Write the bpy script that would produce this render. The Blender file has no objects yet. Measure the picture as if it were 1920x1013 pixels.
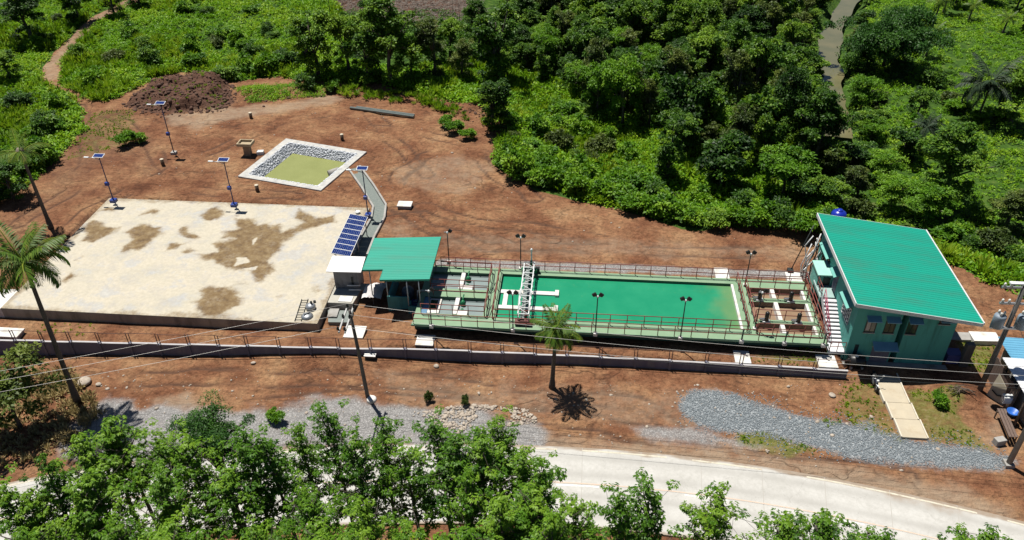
import bpy, math, random
import numpy as np
from mathutils import Vector, Matrix

# ------------------------------------------------------------------ camera, world, sun, exposure
SC = bpy.context.scene
COL = SC.collection
F_PX = 1510.8                      # focal length in pixels of a 1920 px wide frame
PITCH, ROLL, YAW = math.radians(35.08), math.radians(-0.578), math.radians(-5.3)
CAM_H = 44.0                       # drone height over the yard; metres, x runs along the tank, y away
_cp, _sp = math.cos(PITCH), math.sin(PITCH)
_r = np.array([math.cos(YAW), -math.sin(YAW), 0.0])
_f = np.array([math.sin(YAW) * _cp, math.cos(YAW) * _cp, -_sp])
_u = np.cross(_r, _f)
CR = math.cos(ROLL) * _r + math.sin(ROLL) * _u
CU = -math.sin(ROLL) * _r + math.cos(ROLL) * _u
CF = _f
cam_data = bpy.data.cameras.new('camera')
cam = bpy.data.objects.new('camera', cam_data)
COL.objects.link(cam)
cam.matrix_world = Matrix(((CR[0], CU[0], -CF[0], 0), (CR[1], CU[1], -CF[1], 0), (CR[2], CU[2], -CF[2], CAM_H), (0, 0, 0, 1)))
cam_data.sensor_fit = 'HORIZONTAL'
cam_data.sensor_width = 36.0
cam_data.lens = 36.0 * F_PX / 1920.0
cam_data.clip_end = 6000
SC.camera = cam

SUN = np.array([-0.235, 0.25, 1.0]); SUN /= np.linalg.norm(SUN)
world = bpy.data.worlds.new('World'); SC.world = world; world.use_nodes = True
wn = world.node_tree.nodes; wl = world.node_tree.links
sky = wn.new('ShaderNodeTexSky'); sky.sky_type = 'NISHITA'; sky.sun_disc = False
sky.sun_elevation = math.asin(SUN[2]); sky.sun_rotation = math.atan2(SUN[0], SUN[1])
sky.air_density = 0.6; sky.dust_density = 0.2; sky.ozone_density = 1.0
wl.new(sky.outputs[0], wn['Background'].inputs[0]); wn['Background'].inputs[1].default_value = 0.05
sun_data = bpy.data.lights.new('sun', 'SUN'); sun_data.energy = 5.0; sun_data.angle = math.radians(0.53)
sun_data.color = (1.0, 0.955, 0.88)
sun = bpy.data.objects.new('sun', sun_data); COL.objects.link(sun)
sun.rotation_euler = Vector(SUN).to_track_quat('Z', 'Y').to_euler(); sun.location = (0, 0, 80)
SC.view_settings.view_transform = 'Standard'; SC.view_settings.look = 'None'
SC.view_settings.exposure = 0.38; SC.view_settings.gamma = 1.0
SC.render.engine = 'CYCLES'
SC.cycles.max_bounces = 3; SC.cycles.diffuse_bounces = 1; SC.cycles.glossy_bounces = 2; SC.cycles.transmission_bounces = 2
SC.cycles.use_denoising = True

# ------------------------------------------------------------------ helpers
RNG = np.random.default_rng(11)
random.seed(5)

def unproject(px, py, z=0.0):
    """world point at height z that the photo shows at pixel (px, py)"""
    d = (px - 960) / F_PX * CR - (py - 506.5) / F_PX * CU + CF
    t = (z - CAM_H) / d[2]
    return np.array([d[0] * t, d[1] * t, z])

def project(p):
    d = np.asarray(p, float) - np.array([0, 0, CAM_H])
    k = d @ CF
    return 960 + F_PX * (d @ CR) / k, 506.5 - F_PX * (d @ CU) / k

def world_poly(pxs, z=0.5):
    return np.array([unproject(a, b, z)[:2] for a, b in pxs])

def inside(poly, X, Y):
    r = np.zeros(X.shape, bool); n = len(poly)
    for i in range(n):
        x0, y0 = poly[i]; x1, y1 = poly[(i + 1) % n]
        if y0 == y1: continue
        c = (Y < y0) != (Y < y1)
        r ^= c & (X < (x1 - x0) * (Y - y0) / (y1 - y0) + x0)
    return r

def seg_dist(pts, X, Y, closed=True):
    best = np.full(X.shape, 1e9); n = len(pts)
    for i in range(n if closed else n - 1):
        a = pts[i]; b = pts[(i + 1) % n]
        dx, dy = b[0] - a[0], b[1] - a[1]; L = dx * dx + dy * dy + 1e-9
        t = np.clip(((X - a[0]) * dx + (Y - a[1]) * dy) / L, 0, 1)
        best = np.minimum(best, np.hypot(X - a[0] - t * dx, Y - a[1] - t * dy))
    return best

def signed(poly, X, Y):
    d = seg_dist(poly, X, Y)
    return np.where(inside(poly, X, Y), -d, d)

def sstep(a, b, x):
    t = np.clip((x - a) / (b - a), 0, 1)
    return t * t * (3 - 2 * t)

def vnoise(X, Y, s, seed=0):
    """smooth value noise, -1..1"""
    x = X / s; y = Y / s
    xi = np.floor(x).astype(np.int64); yi = np.floor(y).astype(np.int64)
    fx = x - xi; fy = y - yi
    fx = fx * fx * (3 - 2 * fx); fy = fy * fy * (3 - 2 * fy)
    def h(a, b):
        n = (a * 374761393 + b * 668265263 + seed * 974634777) & 0xffffffff
        n = ((n ^ (n >> 13)) * 1274126177) & 0xffffffff
        return ((n ^ (n >> 16)) & 0xffff) / 32767.5 - 1
    return (h(xi, yi) * (1 - fx) + h(xi + 1, yi) * fx) * (1 - fy) + (h(xi, yi + 1) * (1 - fx) + h(xi + 1, yi + 1) * fx) * fy

def fbm(X, Y, s, seed=0, n=4):
    r = 0; a = 1; t = 0
    for i in range(n):
        r = r + a * vnoise(X, Y, s, seed + i); t += a; a *= .5; s *= .5
    return r / t

# ---- materials
def new_mat(name):
    m = bpy.data.materials.new(name); m.use_nodes = True
    nt = m.node_tree; return m, nt, nt.nodes, nt.links, nt.nodes['Principled BSDF']

def ramp(nodes, stops):
    r = nodes.new('ShaderNodeValToRGB'); e = r.color_ramp.elements
    while len(e) < len(stops): e.new(0.5)
    for k, (p, c) in zip(e, stops):
        k.position = p; k.color = (*c, 1)
    return r

def noise(nodes, scale, detail=4, rough=.6, coord=None, links=None):
    n = nodes.new('ShaderNodeTexNoise'); n.inputs['Scale'].default_value = scale
    n.inputs['Detail'].default_value = detail; n.inputs['Roughness'].default_value = rough
    if coord is not None: links.new(coord, n.inputs['Vector'])
    return n

MATS = {}
def mat(name, c1, c2=None, scale=3.0, rough=.7, metal=0.0, bump=0.0, bscale=None, spec=.4, dirt=None, dscale=.8, stretch=None):
    """painted / cast surface: two tones mixed by noise, optional dirt blotches, optional bump"""
    if name in MATS: return MATS[name]
    m, nt, N, L, b = new_mat(name)
    c2 = c2 or tuple(x * .8 for x in c1)
    geo = N.new('ShaderNodeNewGeometry'); src = geo.outputs['Position']
    if stretch:
        mp = N.new('ShaderNodeMapping'); mp.inputs['Scale'].default_value = stretch; L.new(src, mp.inputs[0]); src = mp.outputs[0]
    n = noise(N, scale, 5, .65, src, L)
    r = ramp(N, [(.32, c1), (.68, c2)]); L.new(n.outputs[0], r.inputs[0])
    col = r.outputs[0]
    if dirt:
        n2 = noise(N, dscale, 6, .7, src, L)
        r2 = ramp(N, [(.52, (0, 0, 0)), (.72, (1, 1, 1))]); L.new(n2.outputs[0], r2.inputs[0])
        mx = N.new('ShaderNodeMix'); mx.data_type = 'RGBA'
        L.new(r2.outputs[0], mx.inputs[0]); L.new(col, mx.inputs[6]); mx.inputs[7].default_value = (*dirt, 1); col = mx.outputs[2]
    L.new(col, b.inputs['Base Color'])
    b.inputs['Roughness'].default_value = rough; b.inputs['Metallic'].default_value = metal
    b.inputs['Specular IOR Level'].default_value = spec
    if bump:
        n3 = noise(N, bscale or scale * 4, 4, .6, src, L)
        bp = N.new('ShaderNodeBump'); bp.inputs['Strength'].default_value = bump; bp.inputs['Distance'].default_value = .05
        L.new(n3.outputs[0], bp.inputs['Height']); L.new(bp.outputs[0], b.inputs['Normal'])
    MATS[name] = m; return m

def leaf_mat(name, dark, mid, light, trans=.25, hue=.25, rough=.55):
    m, nt, N, L, b = new_mat(name)
    at = N.new('ShaderNodeAttribute'); at.attribute_name = 'tint'
    oi = N.new('ShaderNodeObjectInfo')
    r = ramp(N, [(0, dark), (.5, mid), (1, light)])
    ma = N.new('ShaderNodeMath'); ma.operation = 'MULTIPLY_ADD'
    ma.inputs[1].default_value = hue; L.new(oi.outputs['Random'], ma.inputs[0])
    sb = N.new('ShaderNodeMath'); sb.operation = 'SUBTRACT'; sb.inputs[1].default_value = hue / 2
    L.new(at.outputs['Fac'], ma.inputs[2]); L.new(ma.outputs[0], sb.inputs[0]); L.new(sb.outputs[0], r.inputs[0])
    L.new(r.outputs[0], b.inputs['Base Color'])
    b.inputs['Roughness'].default_value = rough; b.inputs['Specular IOR Level'].default_value = .35
    tr = N.new('ShaderNodeBsdfTranslucent'); L.new(r.outputs[0], tr.inputs[0])
    mx = N.new('ShaderNodeMixShader'); mx.inputs[0].default_value = trans
    L.new(b.outputs[0], mx.inputs[1]); L.new(tr.outputs[0], mx.inputs[2])
    L.new(mx.outputs[0], N['Material Output'].inputs['Surface'])
    MATS[name] = m; return m

# ---- meshes
def mesh_np(name, V, faces, material=None, tint=None, smooth=False):
    """faces: list of (n,k) integer arrays"""
    me = bpy.data.meshes.new(name)
    V = np.asarray(V, np.float32)
    tot = sum(f.size for f in faces); nf = sum(len(f) for f in faces)
    me.vertices.add(len(V)); me.vertices.foreach_set('co', V.ravel())
    me.loops.add(tot); me.polygons.add(nf)
    me.loops.foreach_set('vertex_index', np.concatenate([f.ravel() for f in faces]).astype(np.int32))
    sizes = np.concatenate([np.full(len(f), f.shape[1]) for f in faces]).astype(np.int32)
    starts = np.concatenate([[0], np.cumsum(sizes)[:-1]]).astype(np.int32)
    me.polygons.foreach_set('loop_start', starts); me.polygons.foreach_set('loop_total', sizes)
    if smooth: me.polygons.foreach_set('use_smooth', np.ones(nf, bool))
    if tint is not None:
        a = me.attributes.new('tint', 'FLOAT', 'POINT'); a.data.foreach_set('value', np.asarray(tint, np.float32))
    me.update(calc_edges=True)
    if material: me.materials.append(material)
    return me

ORG = {}
def link(name, me, parent=None, loc=(0, 0, 0), rz=0.0):
    o = bpy.data.objects.new(name, me); COL.objects.link(o)
    o.location = loc; o.rotation_euler = (0, 0, rz)
    if parent is not None:
        o.parent = parent; ORG[o.name] = ORG.get(parent.name, (0, 0, 0))
    return o

LABELS = {}
def tag(o, label, cat, group=None):
    LABELS.setdefault(label, []).append(o.name)
    o['label'] = label; o['category'] = cat
    if group: o['group'] = group
    return o

def thing(name, label, cat, loc=(0, 0, 0), group=None, rz=0.0):
    o = bpy.data.objects.new(name, None); COL.objects.link(o); o.location = loc; o.rotation_euler = (0, 0, rz)
    o.empty_display_size = .2
    ORG[o.name] = tuple(loc)
    return tag(o, label, cat, group)

class MB:
    """collects shapes (world coordinates) and links them as one mesh object"""
    def __init__(s): s.v = []; s.f = []; s.sm = []
    def add(s, vs, fs, smooth=False):
        k = len(s.v); s.v += [tuple(map(float, p)) for p in vs]; s.f += [tuple(i + k for i in f) for f in fs]; s.sm += [smooth] * len(fs); return s
    def box(s, x0, x1, y0, y1, z0, z1):
        return s.add([(x0, y0, z0), (x1, y0, z0), (x1, y1, z0), (x0, y1, z0), (x0, y0, z1), (x1, y0, z1), (x1, y1, z1), (x0, y1, z1)],
                     [(0, 3, 2, 1), (4, 5, 6, 7), (0, 1, 5, 4), (1, 2, 6, 5), (2, 3, 7, 6), (3, 0, 4, 7)])
    def cbox(s, c, size, rz=0.0, tilt=None):
        hx, hy, hz = [a / 2 for a in size]
        M = Matrix.Rotation(rz, 3, 'Z')
        if tilt: M = M @ Matrix.Rotation(tilt[1], 3, tilt[0])
        P = [M @ Vector((a * hx, b * hy, c_ * hz)) + Vector(c) for c_ in (-1, 1) for a, b in ((-1, -1), (1, -1), (1, 1), (-1, 1))]
        return s.add(P, [(0, 3, 2, 1), (4, 5, 6, 7), (0, 1, 5, 4), (1, 2, 6, 5), (2, 3, 7, 6), (3, 0, 4, 7)])
    def prism(s, poly, z0, z1):
        n = len(poly); zz0 = z0 if hasattr(z0, '__len__') else [z0] * n; zz1 = z1 if hasattr(z1, '__len__') else [z1] * n
        return s.add([(p[0], p[1], a) for p, a in zip(poly, zz0)] + [(p[0], p[1], a) for p, a in zip(poly, zz1)],
                     [tuple(range(n - 1, -1, -1)), tuple(range(n, 2 * n))] + [(i, (i + 1) % n, n + (i + 1) % n, n + i) for i in range(n)])
    def path(s, pts, rad, n=8, caps=True):
        pts = [Vector(p) for p in pts]; k = len(pts)
        if not hasattr(rad, '__len__'): rad = [rad] * k
        vs = []; prev = None
        for i, p in enumerate(pts):
            t = (pts[min(i + 1, k - 1)] - pts[max(i - 1, 0)]).normalized()
            if prev is None:
                a = t.orthogonal().normalized()
            else:
                a = (prev - t * prev.dot(t)); a = a.normalized() if a.length > 1e-6 else t.orthogonal().normalized()
            prev = a; b = t.cross(a)
            for j in range(n):
                w = 2 * math.pi * j / n
                vs.append(p + (a * math.cos(w) + b * math.sin(w)) * rad[i])
        fs = [(i * n + j, i * n + (j + 1) % n, (i + 1) * n + (j + 1) % n, (i + 1) * n + j) for i in range(k - 1) for j in range(n)]
        s.add(vs, fs, True)
        if caps:
            b0 = len(s.v) - len(vs)
            s.f += [tuple(b0 + j for j in range(n - 1, -1, -1)), tuple(b0 + (k - 1) * n + j for j in range(n))]; s.sm += [False] * 2
        return s
    def tube(s, a, b, r, r2=None, n=8): return s.path([a, b], [r, r if r2 is None else r2], n)
    def lathe(s, c, prof, n=16):
        vs = [(c[0] + r * math.cos(2 * math.pi * j / n), c[1] + r * math.sin(2 * math.pi * j / n), c[2] + z) for r, z in prof for j in range(n)]
        k = len(prof)
        fs = [(i * n + j, i * n + (j + 1) % n, (i + 1) * n + (j + 1) % n, (i + 1) * n + j) for i in range(k - 1) for j in range(n)]
        fs += [tuple(range(n - 1, -1, -1)), tuple((k - 1) * n + j for j in range(n))]
        return s.add(vs, fs, True)
    def mesh(s, name, material, org=(0, 0, 0)):
        me = bpy.data.meshes.new(name)
        me.from_pydata([(a - org[0], b - org[1], c - org[2]) for a, b, c in s.v], [], s.f)
        me.polygons.foreach_set('use_smooth', s.sm); me.materials.append(material); me.update(); return me
    def build(s, name, material, parent=None, bevel=0.0):
        org = ORG.get(parent.name, (0, 0, 0)) if parent is not None else (0, 0, 0)
        o = link(name, s.mesh(name, material, org), parent)
        if bevel:
            md = o.modifiers.new('bevel', 'BEVEL'); md.width = bevel; md.segments = 2; md.limit_method = 'ANGLE'
        return o

def solo(name, mb, material, label, cat, group=None, loc=None, bevel=0.0):
    """a thing that is one mesh"""
    loc = loc or (0, 0, 0)
    o = link(name, mb.mesh(name, material, loc), None, loc)
    if bevel:
        md = o.modifiers.new('bevel', 'BEVEL'); md.width = bevel; md.segments = 2; md.limit_method = 'ANGLE'
    return tag(o, label, cat, group)

def copy_tree(root, loc, rz, scale=1.0, label=None, group=None):
    r = root.copy(); COL.objects.link(r); r.location = loc; r.rotation_euler = (0, 0, rz)
    r.scale = scale if hasattr(scale, '__len__') else (scale,) * 3
    if label:
        r['label'] = label; LABELS.setdefault(label, []).append(r.name)
    if group: r['group'] = group
    for ch in root.children:
        c = ch.copy(); COL.objects.link(c); c.parent = r
        for g in ch.children:
            d = g.copy(); COL.objects.link(d); d.parent = c
    return r

ORD = ['first', 'second', 'third', 'fourth', 'fifth', 'sixth', 'seventh', 'eighth', 'ninth', 'tenth', 'eleventh', 'twelfth', 'thirteenth',
       'fourteenth', 'fifteenth', 'sixteenth', 'seventeenth', 'eighteenth', 'nineteenth', 'twentieth', 'twenty-first', 'twenty-second',
       'twenty-third', 'twenty-fourth', 'twenty-fifth', 'twenty-sixth', 'twenty-seventh', 'twenty-eighth', 'twenty-ninth', 'thirtieth']

# ------------------------------------------------------------------ terrain
DIRT = world_poly([(-600, 620), (-60, 415), (60, 348), (128, 292), (165, 250), (160, 208), (128, 180), (92, 168), (84, 150), (100, 120), (116, 122), (118, 160), (150, 185), (205, 198),
                   (240, 178), (300, 150), (390, 133), (440, 160), (520, 148), (600, 158), (650, 165), (715, 160), (770, 178), (830, 190), (905, 215), (952, 248),
                   (938, 275), (932, 310), (960, 342), (1010, 364), (1100, 390), (1200, 418), (1300, 436), (1400, 432), (1520, 447), (1660, 470), (1800, 515),
                   (1930, 560), (2100, 600), (2500, 700), (2600, 2200), (-1500, 2200)])
TRACK = world_poly([(100, 150), (96, 130), (118, 105), (150, 75), (190, 47), (250, 18), (300, 2), (360, -25)])
CREEK = np.array([unproject(a, b, -2.4)[:2] for a, b in [(1572, 262), (1566, 225), (1560, 170), (1553, 125), (1550, 95), (1562, 55), (1582, 22), (1602, -12), (1650, -80), (1720, -150)]])
POND = np.array([(-35.41, 86.5), (-24.8, 83.7), (-27.6, 74.25), (-37.8, 76.75)])
ROAD_EDGE = world_poly([(-420, 1010), (-200, 960), (0, 908), (120, 884), (300, 860), (500, 844), (700, 836), (900, 834), (1010, 836), (1170, 845), (1300, 858), (1450, 878), (1600, 905), (1750, 938), (1920, 978), (2200, 1060)], 0.0)
MOUND = world_poly([(240, 195), (290, 158), (345, 148), (385, 140), (425, 152), (440, 185), (425, 205), (340, 212), (262, 210)], .9)

def bump(X, Y, x, y, r, h, sx=1.0):
    return h * np.exp(-(((X - x) / (r * sx)) ** 2 + ((Y - y) / r) ** 2))

def height(X, Y):
    X = np.asarray(X, float); Y = np.asarray(Y, float)
    h = .9 * sstep(50.5, 66, Y)
    h = h + .55 * sstep(-34, -21, X) * sstep(52.5, 49, Y) * sstep(46.5, 49, Y) * sstep(-8, -20, X)      # bank under the slab's right corner
    h = h - .5 * sstep(-36, -52, X) * sstep(54, 47, Y) * sstep(40, 47, Y)
    d = signed(DIRT, X, Y)
    out = sstep(0, 9, d) * sstep(-24, -4, X) * sstep(60, 68, Y)
    h = h - 2.6 * out
    h = h + 1.1 * sstep(2, 22, d) * sstep(-30, -50, X) * sstep(80, 100, Y)
    h = h + .16 * fbm(X, Y, 5, 3) + .35 * sstep(1, 6, d) * fbm(X, Y, 9, 7)
    h = h + 1.0 * sstep(0, 1.2, -signed(MOUND, X, Y) + 1.2 * fbm(X, Y, 3.0, 23, 3)) * np.clip(.65 + 1.5 * fbm(X, Y, 3.4, 21, 3) + .4 * vnoise(X, Y, 1.1, 29), .12, 1.7)
    q = unproject(385, 165, .9); h = h + bump(X, Y, q[0], q[1], 1.4, .9, 1.2)
    for a, b, r, hh, sx in ((480, 180, 1.2, .75, 2.2), (560, 176, 1.1, .7, 2.6), (905, 208, 1.6, .9, 1.8), (1800, 728, 1.1, .55, 1.6), (1770, 775, 1.5, .3, 1.5)):
        q = unproject(a, b, .6); h = h + bump(X, Y, q[0], q[1], r, hh, sx)
    cd = seg_dist(CREEK, X, Y, False)
    h = h - 1.6 * sstep(4.2, 1.6, cd) * sstep(88, 92, Y)
    h = np.where(seg_dist(CREEK, X, Y, False) < 1.5, np.minimum(h, -2.7), h)
    h = np.where(inside(POND, X, Y) & (seg_dist(POND, X, Y) > .35), -2.5, h)
    fm = sstep(-17.5, -13.2, X) * sstep(22.1, 21.6, X) * sstep(49.5, 49.85, Y) * sstep(62, 60, Y)
    h = h * (1 - fm) + (.86 + .05 * fbm(X, Y, 2, 44, 2)) * fm      # fill behind the wall
    h = h + .34 * sstep(48.4, 50.3, Y) * sstep(22.0, 22.6, X) * sstep(33.5, 31.5, X) * sstep(60, 54, Y)
    # road bed
    h = np.where((X > -50.3) & (X < -21.2) & (Y > 52.3) & (Y < 71.4), np.minimum(h, .55), h)
    h = np.where((X > -50.3) & (X < -21.2) & (Y >= 71.4) & (Y < 74), np.minimum(h, .93), h)
    rd = seg_dist(ROAD_EDGE, X, Y, False)
    flat = sstep(9.5, 8.0, rd) * sstep(44.5, 42, Y)
    h = h * (1 - flat) + (-.02) * flat
    return h

RUTS = [world_poly(p, .6) for p in ([(700, 215), (735, 260), (770, 300), (800, 330)], [(930, 300), (870, 285), (800, 298), (745, 340), (742, 385), (790, 430), (900, 462), (1100, 470), (1400, 478)], [(150, 205), (168, 250), (172, 300), (150, 345), (100, 380), (40, 420)], [(205, 215), (260, 260), (300, 300), (330, 350), (430, 368), (560, 372)],
        [(620, 215), (520, 235), (430, 275), (350, 310), (280, 345), (170, 400), (100, 470)], [(720, 400), (800, 395), (900, 420), (1000, 430), (1150, 455)], [(700, 240), (800, 255), (880, 275), (930, 330), (1000, 380)], [(250, 700), (420, 690), (640, 700), (820, 705), (1000, 735), (1200, 745), (1260, 790)], [(420, 745), (640, 735), (900, 750), (1150, 790), (1400, 860), (1700, 890)])]
def rut_depth(X, Y):
    w = np.zeros(np.shape(X)); wx_ = X + .7 * fbm(X, Y, 4, 301, 2); wy_ = Y + .7 * fbm(X, Y, 4, 305, 2)
    for r_ in RUTS:
        d_ = seg_dist(r_, wx_, wy_, False); w = np.maximum(w, np.exp(-((d_ - .8) / .24) ** 2) * sstep(-.35, .25, fbm(X, Y, 5, 310, 2) + .25))
    return w
def ground_z(x, y): return float(height(np.array([x]), np.array([y]))[0])

def on_ground(px, py):
    z = .5
    for _ in range(12):
        p = unproject(px, py, z); z = .5 * z + .5 * ground_z(p[0], p[1])
    return np.array([p[0], p[1], ground_z(p[0], p[1])])
# ------------------------------------------------------------------ ground sheet
def axis(lo, hi, step, far):
    core = np.arange(lo, hi + step / 2, step); ext = []; s = step; v = hi
    while v < far:
        s *= 1.35; v += s; ext.append(v)
    pre = []; s = step; v = lo
    while v > -far:
        s *= 1.35; v -= s; pre.append(v)
    return np.concatenate([pre[::-1], core, ext])
gx = axis(-112, 84, .32, 2500); gy = axis(28, 156, .32, 2500)
GX, GY = np.meshgrid(gx, gy)
GZ = height(GX, GY)
RUT = rut_depth(GX, GY)
GZ = GZ - .13 * RUT
def height(X, Y):
    """from here on: the built sheet itself, read back"""
    X = np.asarray(X, float); Y = np.asarray(Y, float)
    i = np.clip(np.searchsorted(gx, X) - 1, 0, len(gx) - 2); j = np.clip(np.searchsorted(gy, Y) - 1, 0, len(gy) - 2)
    u = np.clip((X - gx[i]) / (gx[i + 1] - gx[i]), 0, 1); v = np.clip((Y - gy[j]) / (gy[j + 1] - gy[j]), 0, 1)
    return (GZ[j, i] * (1 - u) + GZ[j, i + 1] * u) * (1 - v) + (GZ[j + 1, i] * (1 - u) + GZ[j + 1, i + 1] * u) * v
dd = signed(DIRT, GX, GY)
nz = fbm(GX, GY, 6, 40)
trackd = seg_dist(TRACK, GX, GY, False)
veg = sstep(-.6, .9, dd + 1.5 * nz)
veg = veg * (1 - sstep(1.5, .8, trackd + .5 * nz))
pad = [(1270, 755), (1300, 735), (1340, 733), (1420, 752), (1480, 783), (1560, 793), (1640, 803), (1690, 828), (1760, 828), (1850, 846), (1895, 862), (1880, 882), (1760, 872), (1600, 856), (1500, 832), (1420, 814), (1330, 800), (1285, 780)]
gravel = sstep(1.0, -.8, signed(world_poly(pad, 0), GX, GY) + .75 * fbm(GX, GY, 1.6, 60))
strip = [(130, 800), (200, 752), (330, 765), (420, 768), (560, 752), (690, 748), (780, 768), (900, 772), (1000, 795), (1010, 836), (700, 838), (400, 852), (180, 880), (120, 850)]
gravel2 = sstep(.9, -.7, signed(world_poly(strip, 0), GX, GY) + 1.2 * fbm(GX, GY, 2.5, 61))
strip2 = [(1185, 800), (1290, 800), (1420, 822), (1490, 845), (1380, 842), (1230, 825)]
gravel2 = np.maximum(gravel2, .8 * sstep(.8, -.6, signed(world_poly(strip2, 0), GX, GY) + 1.0 * fbm(GX, GY, 2, 62)))
back = [(818, 484), (1522, 508), (1524, 521), (818, 496)]
gravel2 = np.maximum(gravel2, .9 * sstep(.3, -.2, signed(world_poly(back, .9), GX, GY) + .25 * fbm(GX, GY, 1, 63)))
pale = np.zeros_like(GX)
for pl, k in (([(305, 222), (420, 205), (520, 200), (600, 182), (650, 188), (560, 212), (440, 228), (370, 250), (320, 235)], .7), ([(740, 320), (860, 285), (930, 310), (900, 360), (820, 375), (745, 350)], .5),
              ([(290, 740), (350, 720), (400, 735), (360, 765), (290, 768)], .8), ([(690, 425), (760, 420), (800, 445), (740, 460)], .5), ([(1010, 800), (1500, 842), (1920, 930), (1920, 985), (1500, 885), (1010, 838)], .75), ([(700, 690), (1250, 720), (1500, 760), (1270, 790), (1000, 780), (760, 755)], .45), ([(830, 440), (1500, 462), (1500, 495), (830, 475)], .45), ([(1870, 690), (1905, 780), (1890, 850), (1850, 820), (1860, 760)], .7)):
    pale = np.maximum(pale, k * sstep(1.2, -1.2, signed(world_poly(pl, .6), GX, GY) + 1.3 * fbm(GX, GY, 3, 70)))
pale = np.maximum(pale, .6 * sstep(1.7, .7, trackd))
dark = sstep(.8, -.6, signed(MOUND, GX, GY) + .8 * fbm(GX, GY, 1.5, 75))
dark = np.maximum(dark, .45 * sstep(4, -5, signed(world_poly([(120, 200), (260, 215), (330, 300), (180, 360), (0, 470), (0, 390)], .6), GX, GY) + 5 * fbm(GX, GY, 6, 76)))
brushp = sstep(1, -1.5, signed(world_poly([(610, -5), (650, 35), (700, 50), (780, 60), (860, 55), (905, 25), (900, -40), (610, -40)], .3), GX, GY) + 2 * nz)
veg = veg * (1 - brushp); dark = np.maximum(dark, brushp)
grass = np.zeros_like(GX)
GRASS_PATCH = [([(1588, 700), (1650, 728), (1700, 822), (1690, 826), (1600, 795), (1560, 780), (1575, 740)], .65), ([(1690, 726), (1800, 730), (1790, 780), (1860, 840), (1750, 826)], .8),
               ([(1375, 810), (1440, 806), (1480, 822), (1535, 838), (1530, 852), (1440, 838), (1390, 830)], 1.0), ([(1800, 632), (1880, 640), (1850, 700), (1815, 690)], .8),
               ([(1410, 672), (1530, 684), (1530, 690), (1410, 683)], .9), ([(1545, 783), (1575, 780), (1578, 795), (1550, 797)], 1.0), ([(1600, 640), (1640, 650), (1620, 700), (1590, 690)], .4),
               ([(60, 600), (180, 605), (180, 625), (60, 620)], .3), ([(1380, 640), (1560, 650), (1560, 700), (1380, 690)], .35), ([(180, 215), (260, 215), (250, 280), (130, 310)], .55)]
for pl, k in GRASS_PATCH:
    grass = np.maximum(grass, k * sstep(.8, -.6, signed(world_poly(pl, .2), GX, GY) + 1.1 * fbm(GX, GY, 2, 80)))
ny, nx = GX.shape
idx = np.arange(nx * ny).reshape(ny, nx)
quads = np.stack([idx[:-1, :-1], idx[:-1, 1:], idx[1:, 1:], idx[1:, :-1]], -1).reshape(-1, 4)

gm, nt, N, L, pb = new_mat('ground_soil')
geo = N.new('ShaderNodeNewGeometry'); POS = geo.outputs['Position']
def attr(n):
    a = N.new('ShaderNodeAttribute'); a.attribute_name = n; return a.outputs['Fac']
def mixc(fac, a, b):
    m = N.new('ShaderNodeMix'); m.data_type = 'RGBA'
    if hasattr(fac, 'default_value'): L.new(fac, m.inputs[0])
    else: m.inputs[0].default_value = fac
    for k, v in ((6, a), (7, b)):
        if isinstance(v, tuple): m.inputs[k].default_value = (*v, 1)
        else: L.new(v, m.inputs[k])
    return m.outputs[2]
def edge(fac, nscale, lo=.42, hi=.58, amt=.5):
    """roughen a mask's edge with noise"""
    n = noise(N, nscale, 2, .7, POS, L)
    a = N.new('ShaderNodeMath'); a.operation = 'MULTIPLY_ADD'; a.inputs[1].default_value = amt
    L.new(n.outputs[0], a.inputs[0]); L.new(fac, a.inputs[2])
    s = N.new('ShaderNodeMapRange'); s.interpolation_type = 'SMOOTHSTEP'
    s.inputs[1].default_value = lo + amt * .5; s.inputs[2].default_value = hi + amt * .5
    L.new(a.outputs[0], s.inputs[0]); return s.outputs[0]
n1 = noise(N, .22, 5, .64, POS, L); r1 = ramp(N, [(.30, (.12, .050, .027)), (.42, (.19, .086, .045)), (.52, (.25, .127, .067)), (.62, (.31, .175, .092)), (.8, (.37, .24, .138))]); L.new(n1.outputs[0], r1.inputs[0])
n2 = noise(N, 2.6, 5, .85, POS, L); r2 = ramp(N, [(.32, (.34, .33, .33)), (.43, (.74, .73, .72)), (.52, (1, 1, 1)), (.60, (1.15, 1.13, 1.1)), (.70, (1.65, 1.6, 1.5))]); L.new(n2.outputs[0], r2.inputs[0])
mul = N.new('ShaderNodeMix'); mul.data_type = 'RGBA'; mul.blend_type = 'MULTIPLY'; mul.inputs[0].default_value = .9
L.new(r1.outputs[0], mul.inputs[6]); L.new(r2.outputs[0], mul.inputs[7]); col = mul.outputs[2]
col = mixc(edge(attr('rut'), 2.5, .15, 1.0, .5), col, (.105, .056, .036))
col = mixc(edge(attr('dark'), 1.2, .2, .8), col, (.12, .064, .044))
col = mixc(edge(attr('pale'), .9, .1, 1.1, .7), col, (.33, .25, .175))
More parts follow.
